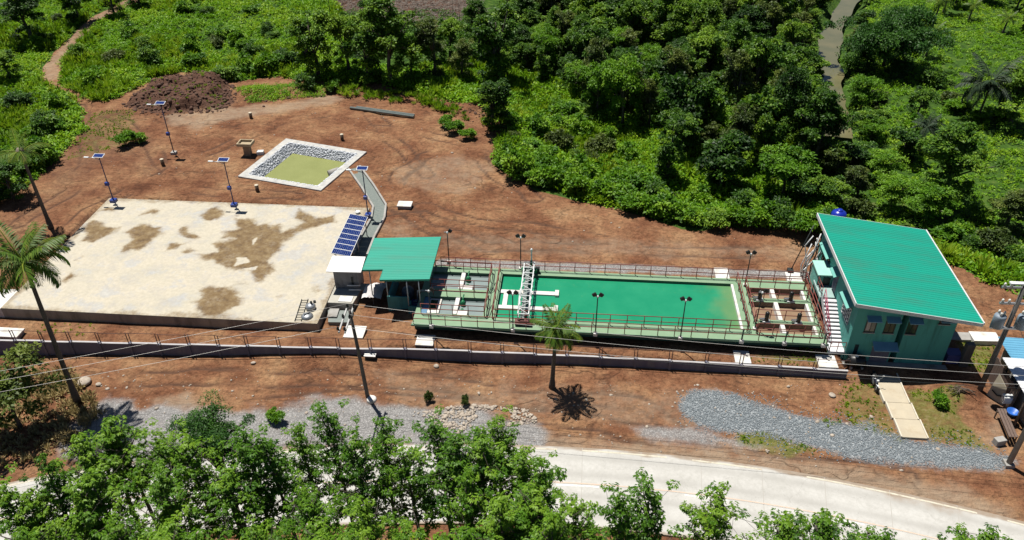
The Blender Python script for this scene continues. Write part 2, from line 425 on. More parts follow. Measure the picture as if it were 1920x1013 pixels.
# wheel ruts and crust cracks: thin dark lines that bend with the noise
wn_ = noise(N, .07, 2, .5, POS, L)
wv_ = N.new('ShaderNodeVectorMath'); wv_.operation = 'MULTIPLY_ADD'; wv_.inputs[1].default_value = (9, 9, 0); L.new(wn_.outputs['Color'], wv_.inputs[0]); L.new(POS, wv_.inputs[2])
mp = N.new('ShaderNodeMapping'); mp.inputs['Scale'].default_value = (.22, 1.5, 1); mp.inputs['Rotation'].default_value = (0, 0, .3); L.new(wv_.outputs[0], mp.inputs[0])
rut = noise(N, .9, 5, .62, mp.outputs[0], L)
rr0 = ramp(N, [(.36, (.42, .40, .40)), (.47, (1, 1, 1)), (.53, (1, 1, 1)), (.60, (.55, .53, .52)), (.66, (1.15, 1.12, 1.1))]); L.new(rut.outputs[0], rr0.inputs[0])
mu0 = N.new('ShaderNodeMix'); mu0.data_type = 'RGBA'; mu0.blend_type = 'MULTIPLY'; mu0.inputs[0].default_value = .32; L.new(col, mu0.inputs[6]); L.new(rr0.outputs[0], mu0.inputs[7]); col = mu0.outputs[2]
mp = N.new('ShaderNodeMapping'); mp.inputs['Scale'].default_value = (.5, .9, .5); mp.inputs['Rotation'].default_value = (0, 0, .35); L.new(POS, mp.inputs[0])
nw = noise(N, .25, 3, .7, mp.outputs[0], L)
vm = N.new('ShaderNodeVectorMath'); vm.operation = 'MULTIPLY_ADD'; vm.inputs[1].default_value = (6, 6, 0); L.new(nw.outputs['Color'], vm.inputs[0]); L.new(mp.outputs[0], vm.inputs[2])
vo = N.new('ShaderNodeTexVoronoi'); vo.feature = 'DISTANCE_TO_EDGE'; vo.inputs['Scale'].default_value = .3; L.new(vm.outputs[0], vo.inputs['Vector'])
cr = ramp(N, [(0, (1, 1, 1)), (.03, (0, 0, 0))]); L.new(vo.outputs[0], cr.inputs[0])
nm = noise(N, .16, 3, .6, POS, L); rm = ramp(N, [(.42, (0, 0, 0)), (.6, (1, 1, 1))]); L.new(nm.outputs[0], rm.inputs[0])
ml = N.new('ShaderNodeMath'); ml.operation = 'MULTIPLY'; L.new(cr.outputs[0], ml.inputs[0]); L.new(rm.outputs[0], ml.inputs[1])
ml2 = N.new('ShaderNodeMath'); ml2.operation = 'MULTIPLY'; ml2.inputs[1].default_value = .5; L.new(ml.outputs[0], ml2.inputs[0])
col = mixc(ml2.outputs[0], col, (.045, .026, .018))
# pebbles, straw and litter
vp = N.new('ShaderNodeTexVoronoi'); vp.inputs['Scale'].default_value = 3.4; L.new(POS, vp.inputs['Vector'])
rp = ramp(N, [(.0, (1, 1, 1)), (.09, (0, 0, 0))]); L.new(vp.outputs['Distance'], rp.inputs[0])
npb = noise(N, .5, 4, .6, POS, L); rpb = ramp(N, [(.5, (0, 0, 0)), (.64, (1, 1, 1))]); L.new(npb.outputs[0], rpb.inputs[0])
mp2 = N.new('ShaderNodeMath'); mp2.operation = 'MULTIPLY'; L.new(rp.outputs[0], mp2.inputs[0]); L.new(rpb.outputs[0], mp2.inputs[1])
col = mixc(mp2.outputs[0], col, (.5, .42, .33))
gr = N.new('ShaderNodeTexVoronoi'); gr.inputs['Scale'].default_value = 15.0; L.new(POS, gr.inputs['Vector'])
gsep = N.new('ShaderNodeSeparateColor'); L.new(gr.outputs['Color'], gsep.inputs[0])
rg = ramp(N, [(0, (.15, .175, .19)), (.5, (.22, .245, .26)), (.9, (.30, .325, .34)), (1, (.5, .52, .52))]); L.new(gsep.outputs[0], rg.inputs[0])
rg2 = ramp(N, [(0, (.19, .185, .18)), (.7, (.27, .262, .255)), (1, (.42, .41, .40))]); L.new(gsep.outputs[1], rg2.inputs[0])
col = mixc(edge(attr('gravel2'), .9, .1, 1.0, .8), col, rg2.outputs[0])
col = mixc(edge(attr('gravel'), 2.5, .15, .85, .7), col, rg.outputs[0])
ng = noise(N, 3.2, 3, .7, POS, L); rgg = ramp(N, [(.3, (.09, .10, .025)), (.5, (.14, .15, .035)), (.62, (.2, .17, .07)), (.75, (.24, .17, .09))]); L.new(ng.outputs[0], rgg.inputs[0])
col = mixc(edge(attr('grass'), 1.6, .35, 1.0, .9), col, rgg.outputs[0])
nv = noise(N, .9, 3, .7, POS, L); rv = ramp(N, [(.3, (.02, .045, .008)), (.55, (.05, .11, .014)), (.75, (.11, .15, .03))]); L.new(nv.outputs[0], rv.inputs[0])
col = mixc(edge(attr('veg'), 1.1), col, rv.outputs[0])
L.new(col, pb.inputs['Base Color']); pb.inputs['Roughness'].default_value = .95; pb.inputs['Specular IOR Level'].default_value = .15
nb = noise(N, 1.5, 5, .76, POS, L)
ad = N.new('ShaderNodeMath'); ad.operation = 'MULTIPLY_ADD'; ad.inputs[1].default_value = -.25; L.new(ml.outputs[0], ad.inputs[0])
adr = N.new('ShaderNodeMath'); adr.operation = 'MULTIPLY_ADD'; adr.inputs[1].default_value = .9; L.new(rut.outputs[0], adr.inputs[0]); L.new(nb.outputs[0], adr.inputs[2]); L.new(adr.outputs[0], ad.inputs[2])
bp = N.new('ShaderNodeBump'); bp.inputs['Strength'].default_value = .9; bp.inputs['Distance'].default_value = .35
L.new(ad.outputs[0], bp.inputs['Height']); L.new(bp.outputs[0], pb.inputs['Normal'])

gme = mesh_np('ground', np.stack([GX.ravel(), GY.ravel(), GZ.ravel()], 1), [quads], gm, smooth=True)
for nme, arr in (('veg', veg), ('gravel', gravel), ('gravel2', gravel2), ('pale', pale), ('dark', dark), ('grass', grass), ('rut', RUT)):
    a = gme.attributes.new(nme, 'FLOAT', 'POINT'); a.data.foreach_set('value', arr.ravel().astype(np.float32))
go = link('ground', gme); go['kind'] = 'structure'

# ------------------------------------------------------------------ road: slabs of concrete with painted lines
def resample(pts, step):
    seg = np.hypot(*np.diff(pts, axis=0).T); s = np.concatenate([[0], np.cumsum(seg)])
    # smooth through the points
    t = np.arange(0, s[-1], step)
    q = np.stack([np.interp(t, s, pts[:, 0]), np.interp(t, s, pts[:, 1])], 1)
    for _ in range(60): q[1:-1] = .25 * q[:-2] + .5 * q[1:-1] + .25 * q[2:]
    return q
RE = resample(ROAD_EDGE, .6)
tan = np.gradient(RE, axis=0); tan /= np.linalg.norm(tan, axis=1)[:, None]
nrm = np.stack([tan[:, 1], -tan[:, 0]], 1)             # towards the camera
def road_ribbon(off0, off1, z, i0=0, i1=None):
    a = RE[i0:i1] + nrm[i0:i1] * off0; b = RE[i0:i1] + nrm[i0:i1] * off1; n = len(a)
    V = np.concatenate([np.c_[a, np.full(n, z)], np.c_[b, np.full(n, z)]])
    k = np.arange(n - 1); return V, np.stack([n + k, n + k + 1, k + 1, k], 1)
ROADM = mat('road_concrete', (.40, .39, .355), (.47, .46, .43), .35, .85, 0, .25, 9, dirt=(.345, .325, .285), dscale=.3, stretch=(.35, 1, 1))
mb = MB()
V, Fq = road_ribbon(0, 6.9, .10); n = len(RE)
V2 = V.copy(); V2[:, 2] = -.15
mb.add(np.concatenate([V[:n], V2[:n]]), [(k, k + 1, n + k + 1, n + k) for k in range(n - 1)])
mb.add(np.concatenate([V[n:], V2[n:]]), [(k + 1, k, n + k, n + k + 1) for k in range(n - 1)])
road = mb.build('road', ROADM); road['kind'] = 'structure'
offs = np.linspace(0, 6.9, 47); RV = np.concatenate([np.c_[RE + nrm * o_, np.full(n, .10)] for o_ in offs]); kx = np.arange(n - 1)
RF = np.concatenate([np.stack([(j + 1) * n + kx, (j + 1) * n + kx + 1, j * n + kx + 1, j * n + kx], 1) for j in range(46)])
oo = np.repeat(offs, n); mud = sstep(.55, 0, oo + .5 * fbm(RV[:, 0], RV[:, 1], 1.4, 201)) + .7 * sstep(1.2, .1, oo + 1.1 * fbm(RV[:, 0], RV[:, 1], 2.5, 202)) * sstep(6, 20, RV[:, 0]) + sstep(.5, 0, 6.9 - oo)
tyre = sum(np.exp(-((oo - c_) / .32) ** 2) for c_ in (.95, 2.5, 4.35, 5.95))
rmx, nt, N, L, pb = new_mat('road_surface')
geo = N.new('ShaderNodeNewGeometry'); POS = geo.outputs['Position']
na_ = noise(N, .35, 6, .7, POS, L); ra_ = ramp(N, [(.3, (.42, .41, .38)), (.55, (.48, .47, .44)), (.75, (.52, .515, .485))]); L.new(na_.outputs[0], ra_.inputs[0])
nb_ = noise(N, 4.0, 6, .7, POS, L); rb_2 = ramp(N, [(.3, (.85, .85, .84)), (.6, (1, 1, 1))]); L.new(nb_.outputs[0], rb_2.inputs[0])
mu_ = N.new('ShaderNodeMix'); mu_.data_type = 'RGBA'; mu_.blend_type = 'MULTIPLY'; mu_.inputs[0].default_value = 1; L.new(ra_.outputs[0], mu_.inputs[6]); L.new(rb_2.outputs[0], mu_.inputs[7])
aty = N.new('ShaderNodeAttribute'); aty.attribute_name = 'tyre'; nty = noise(N, .5, 4, .6, POS, L); mty = N.new('ShaderNodeMath'); mty.operation = 'MULTIPLY'; L.new(aty.outputs['Fac'], mty.inputs[0]); L.new(nty.outputs[0], mty.inputs[1])
cc_ = mixc(mty.outputs[0], mu_.outputs[2], (.31, .30, .275))
vcr = N.new('ShaderNodeTexVoronoi'); vcr.feature = 'DISTANCE_TO_EDGE'; vcr.inputs['Scale'].default_value = .22; ncr = noise(N, .8, 5, .7, POS, L); vw = N.new('ShaderNodeVectorMath'); vw.operation = 'MULTIPLY_ADD'; vw.inputs[1].default_value = (1.6, 1.6, 0); L.new(ncr.outputs['Color'], vw.inputs[0]); L.new(POS, vw.inputs[2]); L.new(vw.outputs[0], vcr.inputs['Vector'])
rcr = ramp(N, [(0, (.4, .4, .4)), (.0035, (0, 0, 0))]); L.new(vcr.outputs[0], rcr.inputs[0]); cc_ = mixc(rcr.outputs[0], cc_, (.22, .21, .19))
amu = N.new('ShaderNodeAttribute'); amu.attribute_name = 'tint'; cc_ = mixc(edge(amu.outputs['Fac'], 2.0, .35, 1.1, .6), cc_, (.27, .21, .155))
L.new(cc_, pb.inputs['Base Color']); pb.inputs['Roughness'].default_value = .85
rme = mesh_np('carriageway', RV, [RF], rmx, tint=np.clip(mud, 0, 1)); a = rme.attributes.new('tyre', 'FLOAT', 'POINT'); a.data.foreach_set('value', np.clip(tyre, 0, 1).astype(np.float32)); link('carriageway', rme, road)
jm = mat('joint_sealant', (.39, .37, .335), (.33, .31, .28), 2, .9)
mb = MB()
for i in range(6, n - 4, 7):
    t, q = tan[i], nrm[i]; a = RE[i] + q * .05; b = RE[i] + q * 6.8
    w = t * .018; mb.add([(*(a - w), .1035), (*(b - w), .1035), (*(b + w), .1035), (*(a + w), .1035)], [(3, 2, 1, 0)])
V, Fq = road_ribbon(3.33, 3.37, .1035); mb.add(V, [tuple(f) for f in Fq])
mb.build('slab_joint', jm, road)
wm = mat('road_paint_white', (.78, .77, .73), (.6, .58, .53), 6, .7, dirt=(.5, .47, .42), dscale=3)
ym = mat('road_edge_lime', (.58, .54, .43), (.46, .43, .35), 3, .8, dirt=(.36, .28, .2), dscale=1.5)
k = 12
while k < n - 8:
    mb = MB(); V, Fq = road_ribbon(3.42, 3.56, .107, k, k + 6); mb.add(V, [tuple(f) for f in Fq]); mb.build('lane_dash', wm, road); k += 15
mb = MB(); V, Fq = road_ribbon(.22, .36, .107); mb.add(V, [tuple(f) for f in Fq if vnoise(np.array([V[f[0]][0]]), np.array([V[f[0]][1]]), 2.0, 3)[0] > -.35]); mb.build('edge_line', ym, road)
om = mat('faded_orange_line', (.62, .42, .30), (.55, .46, .37), 2, .8)
mb = MB(); V, Fq = road_ribbon(3.24, 3.31, .107); mb.add(V, [tuple(f) for f in Fq]); mb.build('centre_line', om, road)

# ------------------------------------------------------------------ creek
cm, nt, N, L, pb = new_mat('creek_water')
geo = N.new('ShaderNodeNewGeometry'); nn = noise(N, .25, 3, .5, geo.outputs['Position'], L)
rr = ramp(N, [(.35, (.115, .115, .06)), (.65, (.16, .145, .075))]); L.new(nn.outputs[0], rr.inputs[0]); L.new(rr.outputs[0], pb.inputs['Base Color'])
pb.inputs['Roughness'].default_value = .07
nb = noise(N, 2.0, 3, .5, geo.outputs['Position'], L); bp = N.new('ShaderNodeBump'); bp.inputs['Strength'].default_value = .12; L.new(nb.outputs[0], bp.inputs['Height']); L.new(bp.outputs[0], pb.inputs['Normal'])
ck = resample(CREEK, 1.0); tn = np.gradient(ck, axis=0); tn /= np.linalg.norm(tn, axis=1)[:, None]; nr = np.stack([-tn[:, 1], tn[:, 0]], 1)
wv = 1.55 + .45 * vnoise(ck[:, 0], ck[:, 1], 3.0, 91) + .25 * np.sin(np.arange(len(ck)) * .35)
a = ck + nr * wv[:, None]; b = ck - nr * wv[:, None]; nk = len(ck)
cr_me = mesh_np('creek', np.concatenate([np.c_[a, np.full(nk, -2.05)], np.c_[b, np.full(nk, -2.05)]]), [np.stack([np.arange(nk - 1), nk + np.arange(nk - 1), nk + 1 + np.arange(nk - 1), 1 + np.arange(nk - 1)], 1)], cm)
ck_o = link('creek', cr_me); ck_o['kind'] = 'structure'

# ------------------------------------------------------------------ shared materials
M_CONC = mat('concrete_grey', (.36, .35, .33), (.27, .26, .24), 1.5, .9, 0, .3, 12, dirt=(.2, .17, .14), dscale=.9)
M_WHITE = mat('concrete_white', (.66, .65, .62), (.56, .55, .52), 1.2, .85, 0, .2, 10, dirt=(.45, .40, .33), dscale=1.2)
M_WALLF = mat('fence_wall_plaster', (.15, .15, .20), (.11, .11, .15), .8, .9, 0, .2, 8, dirt=(.2, .19, .2), dscale=.7, stretch=(1, 1, .3))
M_TEAL = mat('teal_wall_paint', (.085, .36, .31), (.07, .30, .265), .7, .75, 0, .1, 15, dirt=(.04, .165, .14), dscale=1.3, stretch=(1, 1, .12))
M_TEAL2 = mat('teal_trim_paint', (.15, .42, .36), (.12, .36, .31), 1, .7)
M_ROOF = mat('green_roof_steel', (.001, .295, .205), (.010, .235, .165), .6, .5, 0, 0, spec=.45, dirt=(.03, .215, .15), dscale=1.2, stretch=(.12, 1, 1))
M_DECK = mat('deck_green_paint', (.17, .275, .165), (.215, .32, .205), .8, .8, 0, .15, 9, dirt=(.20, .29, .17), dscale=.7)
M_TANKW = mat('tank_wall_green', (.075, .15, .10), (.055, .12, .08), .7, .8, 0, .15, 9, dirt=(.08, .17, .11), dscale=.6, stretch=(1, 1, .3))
M_RAIL = mat('rail_oxide_red', (.25, .075, .06), (.16, .05, .042), 4, .55, .1)
M_STEELW = mat('white_painted_steel', (.72, .74, .73), (.6, .62, .62), 5, .5)
M_DARK = mat('dark_steel', (.02, .025, .025), (.035, .04, .04), 5, .5, .3)
M_GALV = mat('galvanised_steel', (.38, .40, .42), (.28, .30, .32), 6, .4, .6)
M_BLUEB = mat('blue_enamel', (.02, .05, .25), (.015, .04, .2), 3, .35)
M_GREENP = mat('pump_green', (.01, .16, .06), (.01, .12, .05), 4, .4)
M_WOODP = mat('weathered_wood', (.16, .12, .09), (.09, .07, .055), 6, .85, 0, .3, 20, stretch=(3, 3, .3))
M_POLE = mat('pole_concrete', (.10, .09, .08), (.06, .055, .05), 3, .85, 0, .2, 12)
M_GLASS = mat('dark_window_glass', (.02, .03, .035), (.03, .045, .05), 1, .08, 0, 0, spec=.6)
M_BLACK = mat('black_plastic', (.012, .012, .013), (.02, .02, .02), 5, .4)
M_PVC = mat('pvc_white', (.7, .69, .64), (.6, .58, .53), 5, .5)

# ------------------------------------------------------------------ concrete drying slab with sludge stains
def crop_pts(ox, oy, s, pts): return [(ox + a / s, oy + b / s) for a, b in pts]
ST = [[(1105, 405), (1215, 395), (1210, 345), (1290, 315), (1215, 285), (1300, 270), (1300, 215), (1440, 205), (1430, 240), (1500, 225), (1560, 240), (1575, 290), (1640, 265), (1690, 235), (1640, 215), (1690, 155), (1760, 195), (1850, 185), (1885, 215), (1800, 240), (1700, 275), (1590, 335), (1580, 385), (1530, 440), (1535, 490), (1480, 550), (1420, 540), (1410, 500), (1330, 495), (1250, 490), (1200, 450), (1120, 435)],
      [(1065, 690), (1110, 655), (1100, 620), (1180, 585), (1320, 600), (1355, 645), (1300, 700), (1240, 745), (1130, 750), (1090, 715)],
      [(690, 290), (760, 255), (920, 248), (925, 290), (870, 330), (810, 380), (705, 400), (720, 330)],
      [(440, 340), (465, 300), (465, 260), (510, 220), (580, 240), (590, 265), (670, 258), (640, 290), (560, 325), (500, 345)],
      [(1100, 205), (1130, 160), (1190, 125), (1250, 160), (1210, 205), (1140, 215)], [(785, 193), (840, 155), (905, 158), (880, 180)], [(545, 165), (600, 140), (640, 165), (605, 180), (590, 165)],
      [(920, 385), (950, 340), (1025, 345), (990, 375)], [(1000, 290), (1060, 258), (1110, 310), (1050, 330)], [(1030, 390), (1050, 375), (1095, 390), (1070, 400)], [(355, 560), (400, 520), (425, 545), (390, 565)],
      [(1735, 600), (1760, 585), (1785, 605), (1755, 622)], [(1560, 625), (1600, 618), (1610, 635), (1575, 638)], [(1565, 150), (1610, 140), (1620, 152), (1580, 160)], [(410, 425), (470, 408), (450, 432)], [(1285, 198), (1330, 190), (1335, 203)], [(1290, 590), (1360, 555), (1370, 562), (1310, 590)]]
HOLE = [[(1320, 475), (1345, 420), (1400, 415), (1405, 450)], [(1415, 310), (1450, 305), (1440, 340)], [(1370, 495), (1450, 475), (1440, 498)]]
SX0, SX1, SY0, SY1, SZ = -49.9, -21.5, 51.8, 71.1, 1.0
sx = np.arange(SX0, SX1 + .01, .1); sx[-1] = SX1; sy = np.arange(SY0, SY1 + .01, .1); sy[-1] = SY1
X, Y = np.meshgrid(sx, sy)
wx = X + .95 * fbm(X, Y, 2.2, 90, 5); wy = Y + .95 * fbm(X, Y, 2.2, 95, 5)
stain = np.zeros_like(X); thin = np.zeros_like(X)
for i, p in enumerate(ST):
    s = signed(world_poly(crop_pts(0, 340, 2.98, p), SZ), wx, wy); v = sstep(.4, -.5, s + .25 * fbm(X, Y, .7, 99)) * np.clip(1.0 + .3 * fbm(X, Y, 1.2, 97), .5, 1)
    stain = np.maximum(stain, v * (1 if i < 11 else .6))
for p in HOLE:
    s = signed(world_poly(crop_pts(0, 340, 2.98, p), SZ), wx, wy); stain = stain * (1 - sstep(.12, -.1, s))
eb_ = np.minimum(np.minimum(X - SX0, SX1 - X), np.minimum(Y - SY0, SY1 - Y)); stain = np.maximum(stain, .55 * sstep(.9, .0, eb_ + .9 * fbm(X, Y, 2.0, 120)))
n0, n1_ = X.shape
idx = np.arange(X.size).reshape(n0, n1_); q = np.stack([idx[:-1, :-1], idx[:-1, 1:], idx[1:, 1:], idx[1:, :-1]], -1).reshape(-1, 4)
sm, nt, N, L, pb = new_mat('slab_concrete')
geo = N.new('ShaderNodeNewGeometry'); POS = geo.outputs['Position']
na = noise(N, .3, 6, .68, POS, L); ra = ramp(N, [(.30, (.40, .40, .385)), (.42, (.46, .425, .34)), (.54, (.50, .455, .36)), (.62, (.42, .41, .38)), (.75, (.50, .485, .43))]); L.new(na.outputs[0], ra.inputs[0])
nb2 = noise(N, 3.0, 6, .7, POS, L); rb = ramp(N, [(.3, (.8, .79, .77)), (.6, (1, 1, 1))]); L.new(nb2.outputs[0], rb.inputs[0])
mu = N.new('ShaderNodeMix'); mu.data_type = 'RGBA'; mu.blend_type = 'MULTIPLY'; mu.inputs[0].default_value = .8; L.new(ra.outputs[0], mu.inputs[6]); L.new(rb.outputs[0], mu.inputs[7])
nd = noise(N, .7, 5, .75, POS, L); rd_ = ramp(N, [(.5, (0, 0, 0)), (.72, (.75, .75, .75))]); L.new(nd.outputs[0], rd_.inputs[0])
c0 = mixc(rd_.outputs[0], mu.outputs[2], (.36, .34, .31))
ns = noise(N, 1.1, 7, .72, POS, L); rs = ramp(N, [(.32, (.085, .052, .024)), (.46, (.15, .095, .04)), (.56, (.19, .13, .06)), (.7, (.27, .195, .10))]); L.new(ns.outputs[0], rs.inputs[0])
ast = N.new('ShaderNodeAttribute'); ast.attribute_name = 'tint'
c1 = mixc(edge(ast.outputs['Fac'], 3.6, .0, 1.05, .8), c0, rs.outputs[0])
L.new(c1, pb.inputs['Base Color']); pb.inputs['Roughness'].default_value = .9
nb3 = noise(N, 5, 6, .7, POS, L); bp = N.new('ShaderNodeBump'); bp.inputs['Strength'].default_value = .2; bp.inputs['Distance'].default_value = .05; L.new(nb3.outputs[0], bp.inputs['Height']); L.new(bp.outputs[0], pb.inputs['Normal'])
slab = thing('concrete_slab', 'large pale concrete drying slab with spreading brown sludge stains', 'slab', (-35.7, 61.4, SZ))
sme = mesh_np('surface', np.stack([X.ravel() + 35.7, Y.ravel() - 61.4, np.full(X.size, .004) + .006 * vnoise(X, Y, 2.0, 5).ravel()], 1), [q], sm, tint=stain.ravel())
link('surface', sme, slab)
mb = MB().box(SX0, SX1, SY0, SY1, -1.4, .992); mb.build('edge_wall', mat('slab_edge', (.34, .32, .27), (.24, .23, .2), 1.2, .9, 0, .3, 10, dirt=(.13, .12, .1), dscale=.8, stretch=(1, 1, .25)), slab)
mb = MB().box(-54.5, SX0 - .003, SY0, 54.6, -1.4, .97); mb.build('side_apron', M_WHITE, slab)
# ------------------------------------------------------------------ stone lined pond
def lerp2(a, b, t): return (a[0] + (b[0] - a[0]) * t, a[1] + (b[1] - a[1]) * t)
pc = POND.mean(0); gz = .92
def inset(k): return [tuple(p + (pc - p) * k) for p in POND]
pond = thing('stone_pond', 'square stone lined pond holding cloudy yellow green water', 'pond', (pc[0], pc[1], gz))
rim_o = [tuple(p) for p in POND]; rim_i = inset(.15); bot = inset(.46)
M_RIM = mat('pond_rim_mortar', (.52, .51, .47), (.36, .36, .35), 2.2, .9, 0, .5, 8, dirt=(.28, .28, .28), dscale=2.0)
M_MORT = mat('pond_mortar', (.5, .51, .53), (.4, .41, .43), 2, .9, 0, .4, 9)
def ring(mb, A, za, B, zb):
    vs = [(p[0], p[1], za) for p in A] + [(p[0], p[1], zb) for p in B]; k = len(A)
    mb.add(vs, [(i, (i + 1) % k, k + (i + 1) % k, k + i)[::-1] for i in range(k)])
mb = MB(); ring(mb, rim_o, gz + .16, rim_i, gz + .14); ring(mb, rim_o, gz - .4, rim_o, gz + .16); mb.build('rim', M_RIM, pond)
mb = MB(); ring(mb, rim_i, gz + .14, bot, gz - 1.9); mb.build('lining', M_MORT, pond)
M_STONE = mat('pond_stone', (.68, .70, .73), (.50, .53, .57), 2.2, .85, 0, .4, 14)
ico = [(0, 0, 1)] + [(.894 * math.cos(2 * math.pi * k / 5), .894 * math.sin(2 * math.pi * k / 5), .447) for k in range(5)] + [(.894 * math.cos(2 * math.pi * (k + .5) / 5), .894 * math.sin(2 * math.pi * (k + .5) / 5), -.447) for k in range(5)] + [(0, 0, -1)]
ICO_V = np.array(ico); ICO_F = np.array([(0, 1 + k, 1 + (k + 1) % 5) for k in range(5)] + [(1 + k, 6 + k, 1 + (k + 1) % 5) for k in range(5)] + [(1 + (k + 1) % 5, 6 + k, 6 + (k + 1) % 5) for k in range(5)] + [(6 + k, 11, 6 + (k + 1) % 5) for k in range(5)])
def stones(centers, sizes, flat=.6, seed=1):
    r = np.random.default_rng(seed); V = []; Fc = []
    for i, (c, s) in enumerate(zip(centers, sizes)):
        v = ICO_V * (1 + r.uniform(-.25, .25, (12, 1))) * np.array([s, s * r.uniform(.6, 1), s * flat * r.uniform(.7, 1.2)])
        a = r.uniform(0, 6.3); ca, sa = math.cos(a), math.sin(a)
        v = v @ np.array([[ca, sa, 0], [-sa, ca, 0], [0, 0, 1]]) + c; V.append(v); Fc.append(ICO_F + 12 * i)
    return np.concatenate(V), np.concatenate(Fc)
cs, ss = [], []
for e in range(4):
    A0, A1 = rim_i[e], rim_i[(e + 1) % 4]; B0, B1 = bot[e], bot[(e + 1) % 4]
    for _ in range(1700):
        t, v = random.random(), random.random() * .95
        a = lerp2(A0, A1, t); b = lerp2(B0, B1, t); p = lerp2(a, b, v)
        cs.append((p[0], p[1], gz + .14 - 2.04 * v)); ss.append(random.uniform(.08, .17))
V, Fc = stones(cs, ss, .5, 3); o = link('stone_lining', mesh_np('stone_lining', V - np.array([pc[0], pc[1], gz]), [Fc], M_STONE), pond); o['kind'] = 'stuff'
M_PONDW = mat('pond_water', (.25, .27, .10), (.22, .24, .085), .5, .15, spec=.35)
wlv = inset(.325); mb = MB(); mb.add([(p[0], p[1], gz - .8) for p in wlv], [(3, 2, 1, 0)]); mb.build('water', M_PONDW, pond)
q = unproject(616, 327, gz - .6); e0 = unproject(628, 321, gz - .5)
mb = MB(); mb.path([(e0[0] + .5, e0[1] + .1, gz - .45), (q[0], q[1], gz - .6)], .42, 14); mb.build('inlet_pipe', M_CONC, pond)

# concrete box on a pedestal beside the pond
q = on_ground(466, 291); g = q[2]
t = thing('weir_box', 'small concrete tray box on a brown pedestal beside the pond', 'concrete box', tuple(q))
M_BOX = mat('box_concrete', (.30, .22, .14), (.22, .16, .11), 3, .9, 0, .3, 12)
MB().cbox((q[0], q[1], g + .65), (.75, .7, 1.3), .1).build('pedestal', M_BOX, t)
mb = MB(); 
for dx, dy, a, b in ((0, -.6, 1.7, .14), (0, .6, 1.7, .14), (-.78, 0, .14, 1.06), (.78, 0, .14, 1.06)): mb.cbox((q[0] + dx - .1, q[1] + dy + .1, g + 1.5), (a, b, .34))
mb.cbox((q[0] - .1, q[1] + .1, g + 1.36), (1.6, 1.1, .08)); mb.build('tray', mat('tray_concrete', (.42, .34, .22), (.3, .24, .16), 3, .9), t)
solo('concrete_block', MB().cbox((q[0] + 1.35, q[1] + .35, g + .2), (.8, .6, .45), .2), M_WHITE, 'small pale concrete block lying right of the pedestal box by the pond', 'block', None, None, .03)

# stub pipes sticking out of the soil
M_STUBT = mat('stub_top', (.62, .55, .42), (.5, .44, .34), 5, .8)
M_STUBS = mat('stub_side', (.13, .085, .05), (.09, .06, .04), 5, .8)
for (a, b, lab) in ((306, 310, 'short stub post standing left of the drying slab lamps'), (471, 222, 'short stub post in front of the pale track below the grass bank'), (642, 263, 'short stub post standing right behind the stone pond'), (483, 359, 'short stub post between the pond and the slab')):
    q = on_ground(a, b); t = thing('stub_post', lab, 'stub post', tuple(q), 'stub posts around the pond')
    MB().lathe(tuple(q), [(.2, -.2), (.2, .72)], 12).build('pipe', M_STUBS, t); MB().lathe((q[0], q[1], q[2] + .722), [(.215, 0), (.215, .07)], 12).build('cap', M_STUBT, t)

# steel purlins lying on the soil
a = on_ground(657, 205); b = on_ground(776, 222)
for k, off in enumerate((0, .42)):
    d = np.array([b[0] - a[0], b[1] - a[1]]); d /= np.linalg.norm(d); nrm2 = np.array([-d[1], d[0]]); p0 = a[:2] + nrm2 * off + d * k * .7; p1 = b[:2] + nrm2 * off - d * k * .1; m = (p0 + p1) / 2
    mb = MB().cbox((m[0], m[1], (a[2] + b[2]) / 2 + .22), (np.linalg.norm(p1 - p0), .34, .2), math.atan2(d[1], d[0]))
    mb.cbox((m[0], m[1], (a[2] + b[2]) / 2 + .335), (np.linalg.norm(p1 - p0), .1, .03), math.atan2(d[1], d[0]))
    solo('steel_purlin', mb, mat('purlin_steel', (.10, .13, .13), (.2, .23, .22), 3, .5, .4, stretch=(.3, 3, 3)), ['long dark steel purlin, the nearer of two on the soil', 'long dark steel purlin, the farther of two on the soil'][k], 'steel beam', 'purlins on the soil')

# drain channel from the pond to the slab
chan = thing('drain_channel', 'narrow concrete drain channel bending from the pond to the solar panels', 'channel', tuple(unproject(690, 370, .9)))
cp = [unproject(a, b, .95)[:2] for a, b in ((664, 316), (690, 352), (712, 388), (709, 410), (690, 445), (676, 480))]
M_CHB = mat('channel_bed', (.13, .16, .15), (.2, .22, .2), 5, .9, 0, .5, 12)
def strip_mesh(pts, o0, o1, z0, z1):
    pts = np.array(pts); tn = np.gradient(pts, axis=0); tn /= np.linalg.norm(tn, axis=1)[:, None]; nn = np.stack([-tn[:, 1], tn[:, 0]], 1)
    a = pts + nn * o0; b = pts + nn * o1; k = len(pts)
    vs = [(*p, z0) for p in a] + [(*p, z0) for p in b] + [(*p, z1) for p in b] + [(*p, z1) for p in a]
    fs = []
    for i in range(k - 1):
        for r in range(4): s = (r + 1) % 4; fs.append((r * k + i, r * k + i + 1, s * k + i + 1, s * k + i)[::-1])
    fs += [(0, k, 2 * k, 3 * k), (k - 1, 4 * k - 1, 3 * k - 1, 2 * k - 1)]
    return MB().add(vs, fs)
strip_mesh(cp, -.55, .55, .4, .98).build('bed', M_CHB, chan)
for s in (-1, 1): strip_mesh(cp, s * .67 - .1, s * .67 + .1, .4, 1.2).build('side_wall', M_CONC, chan)

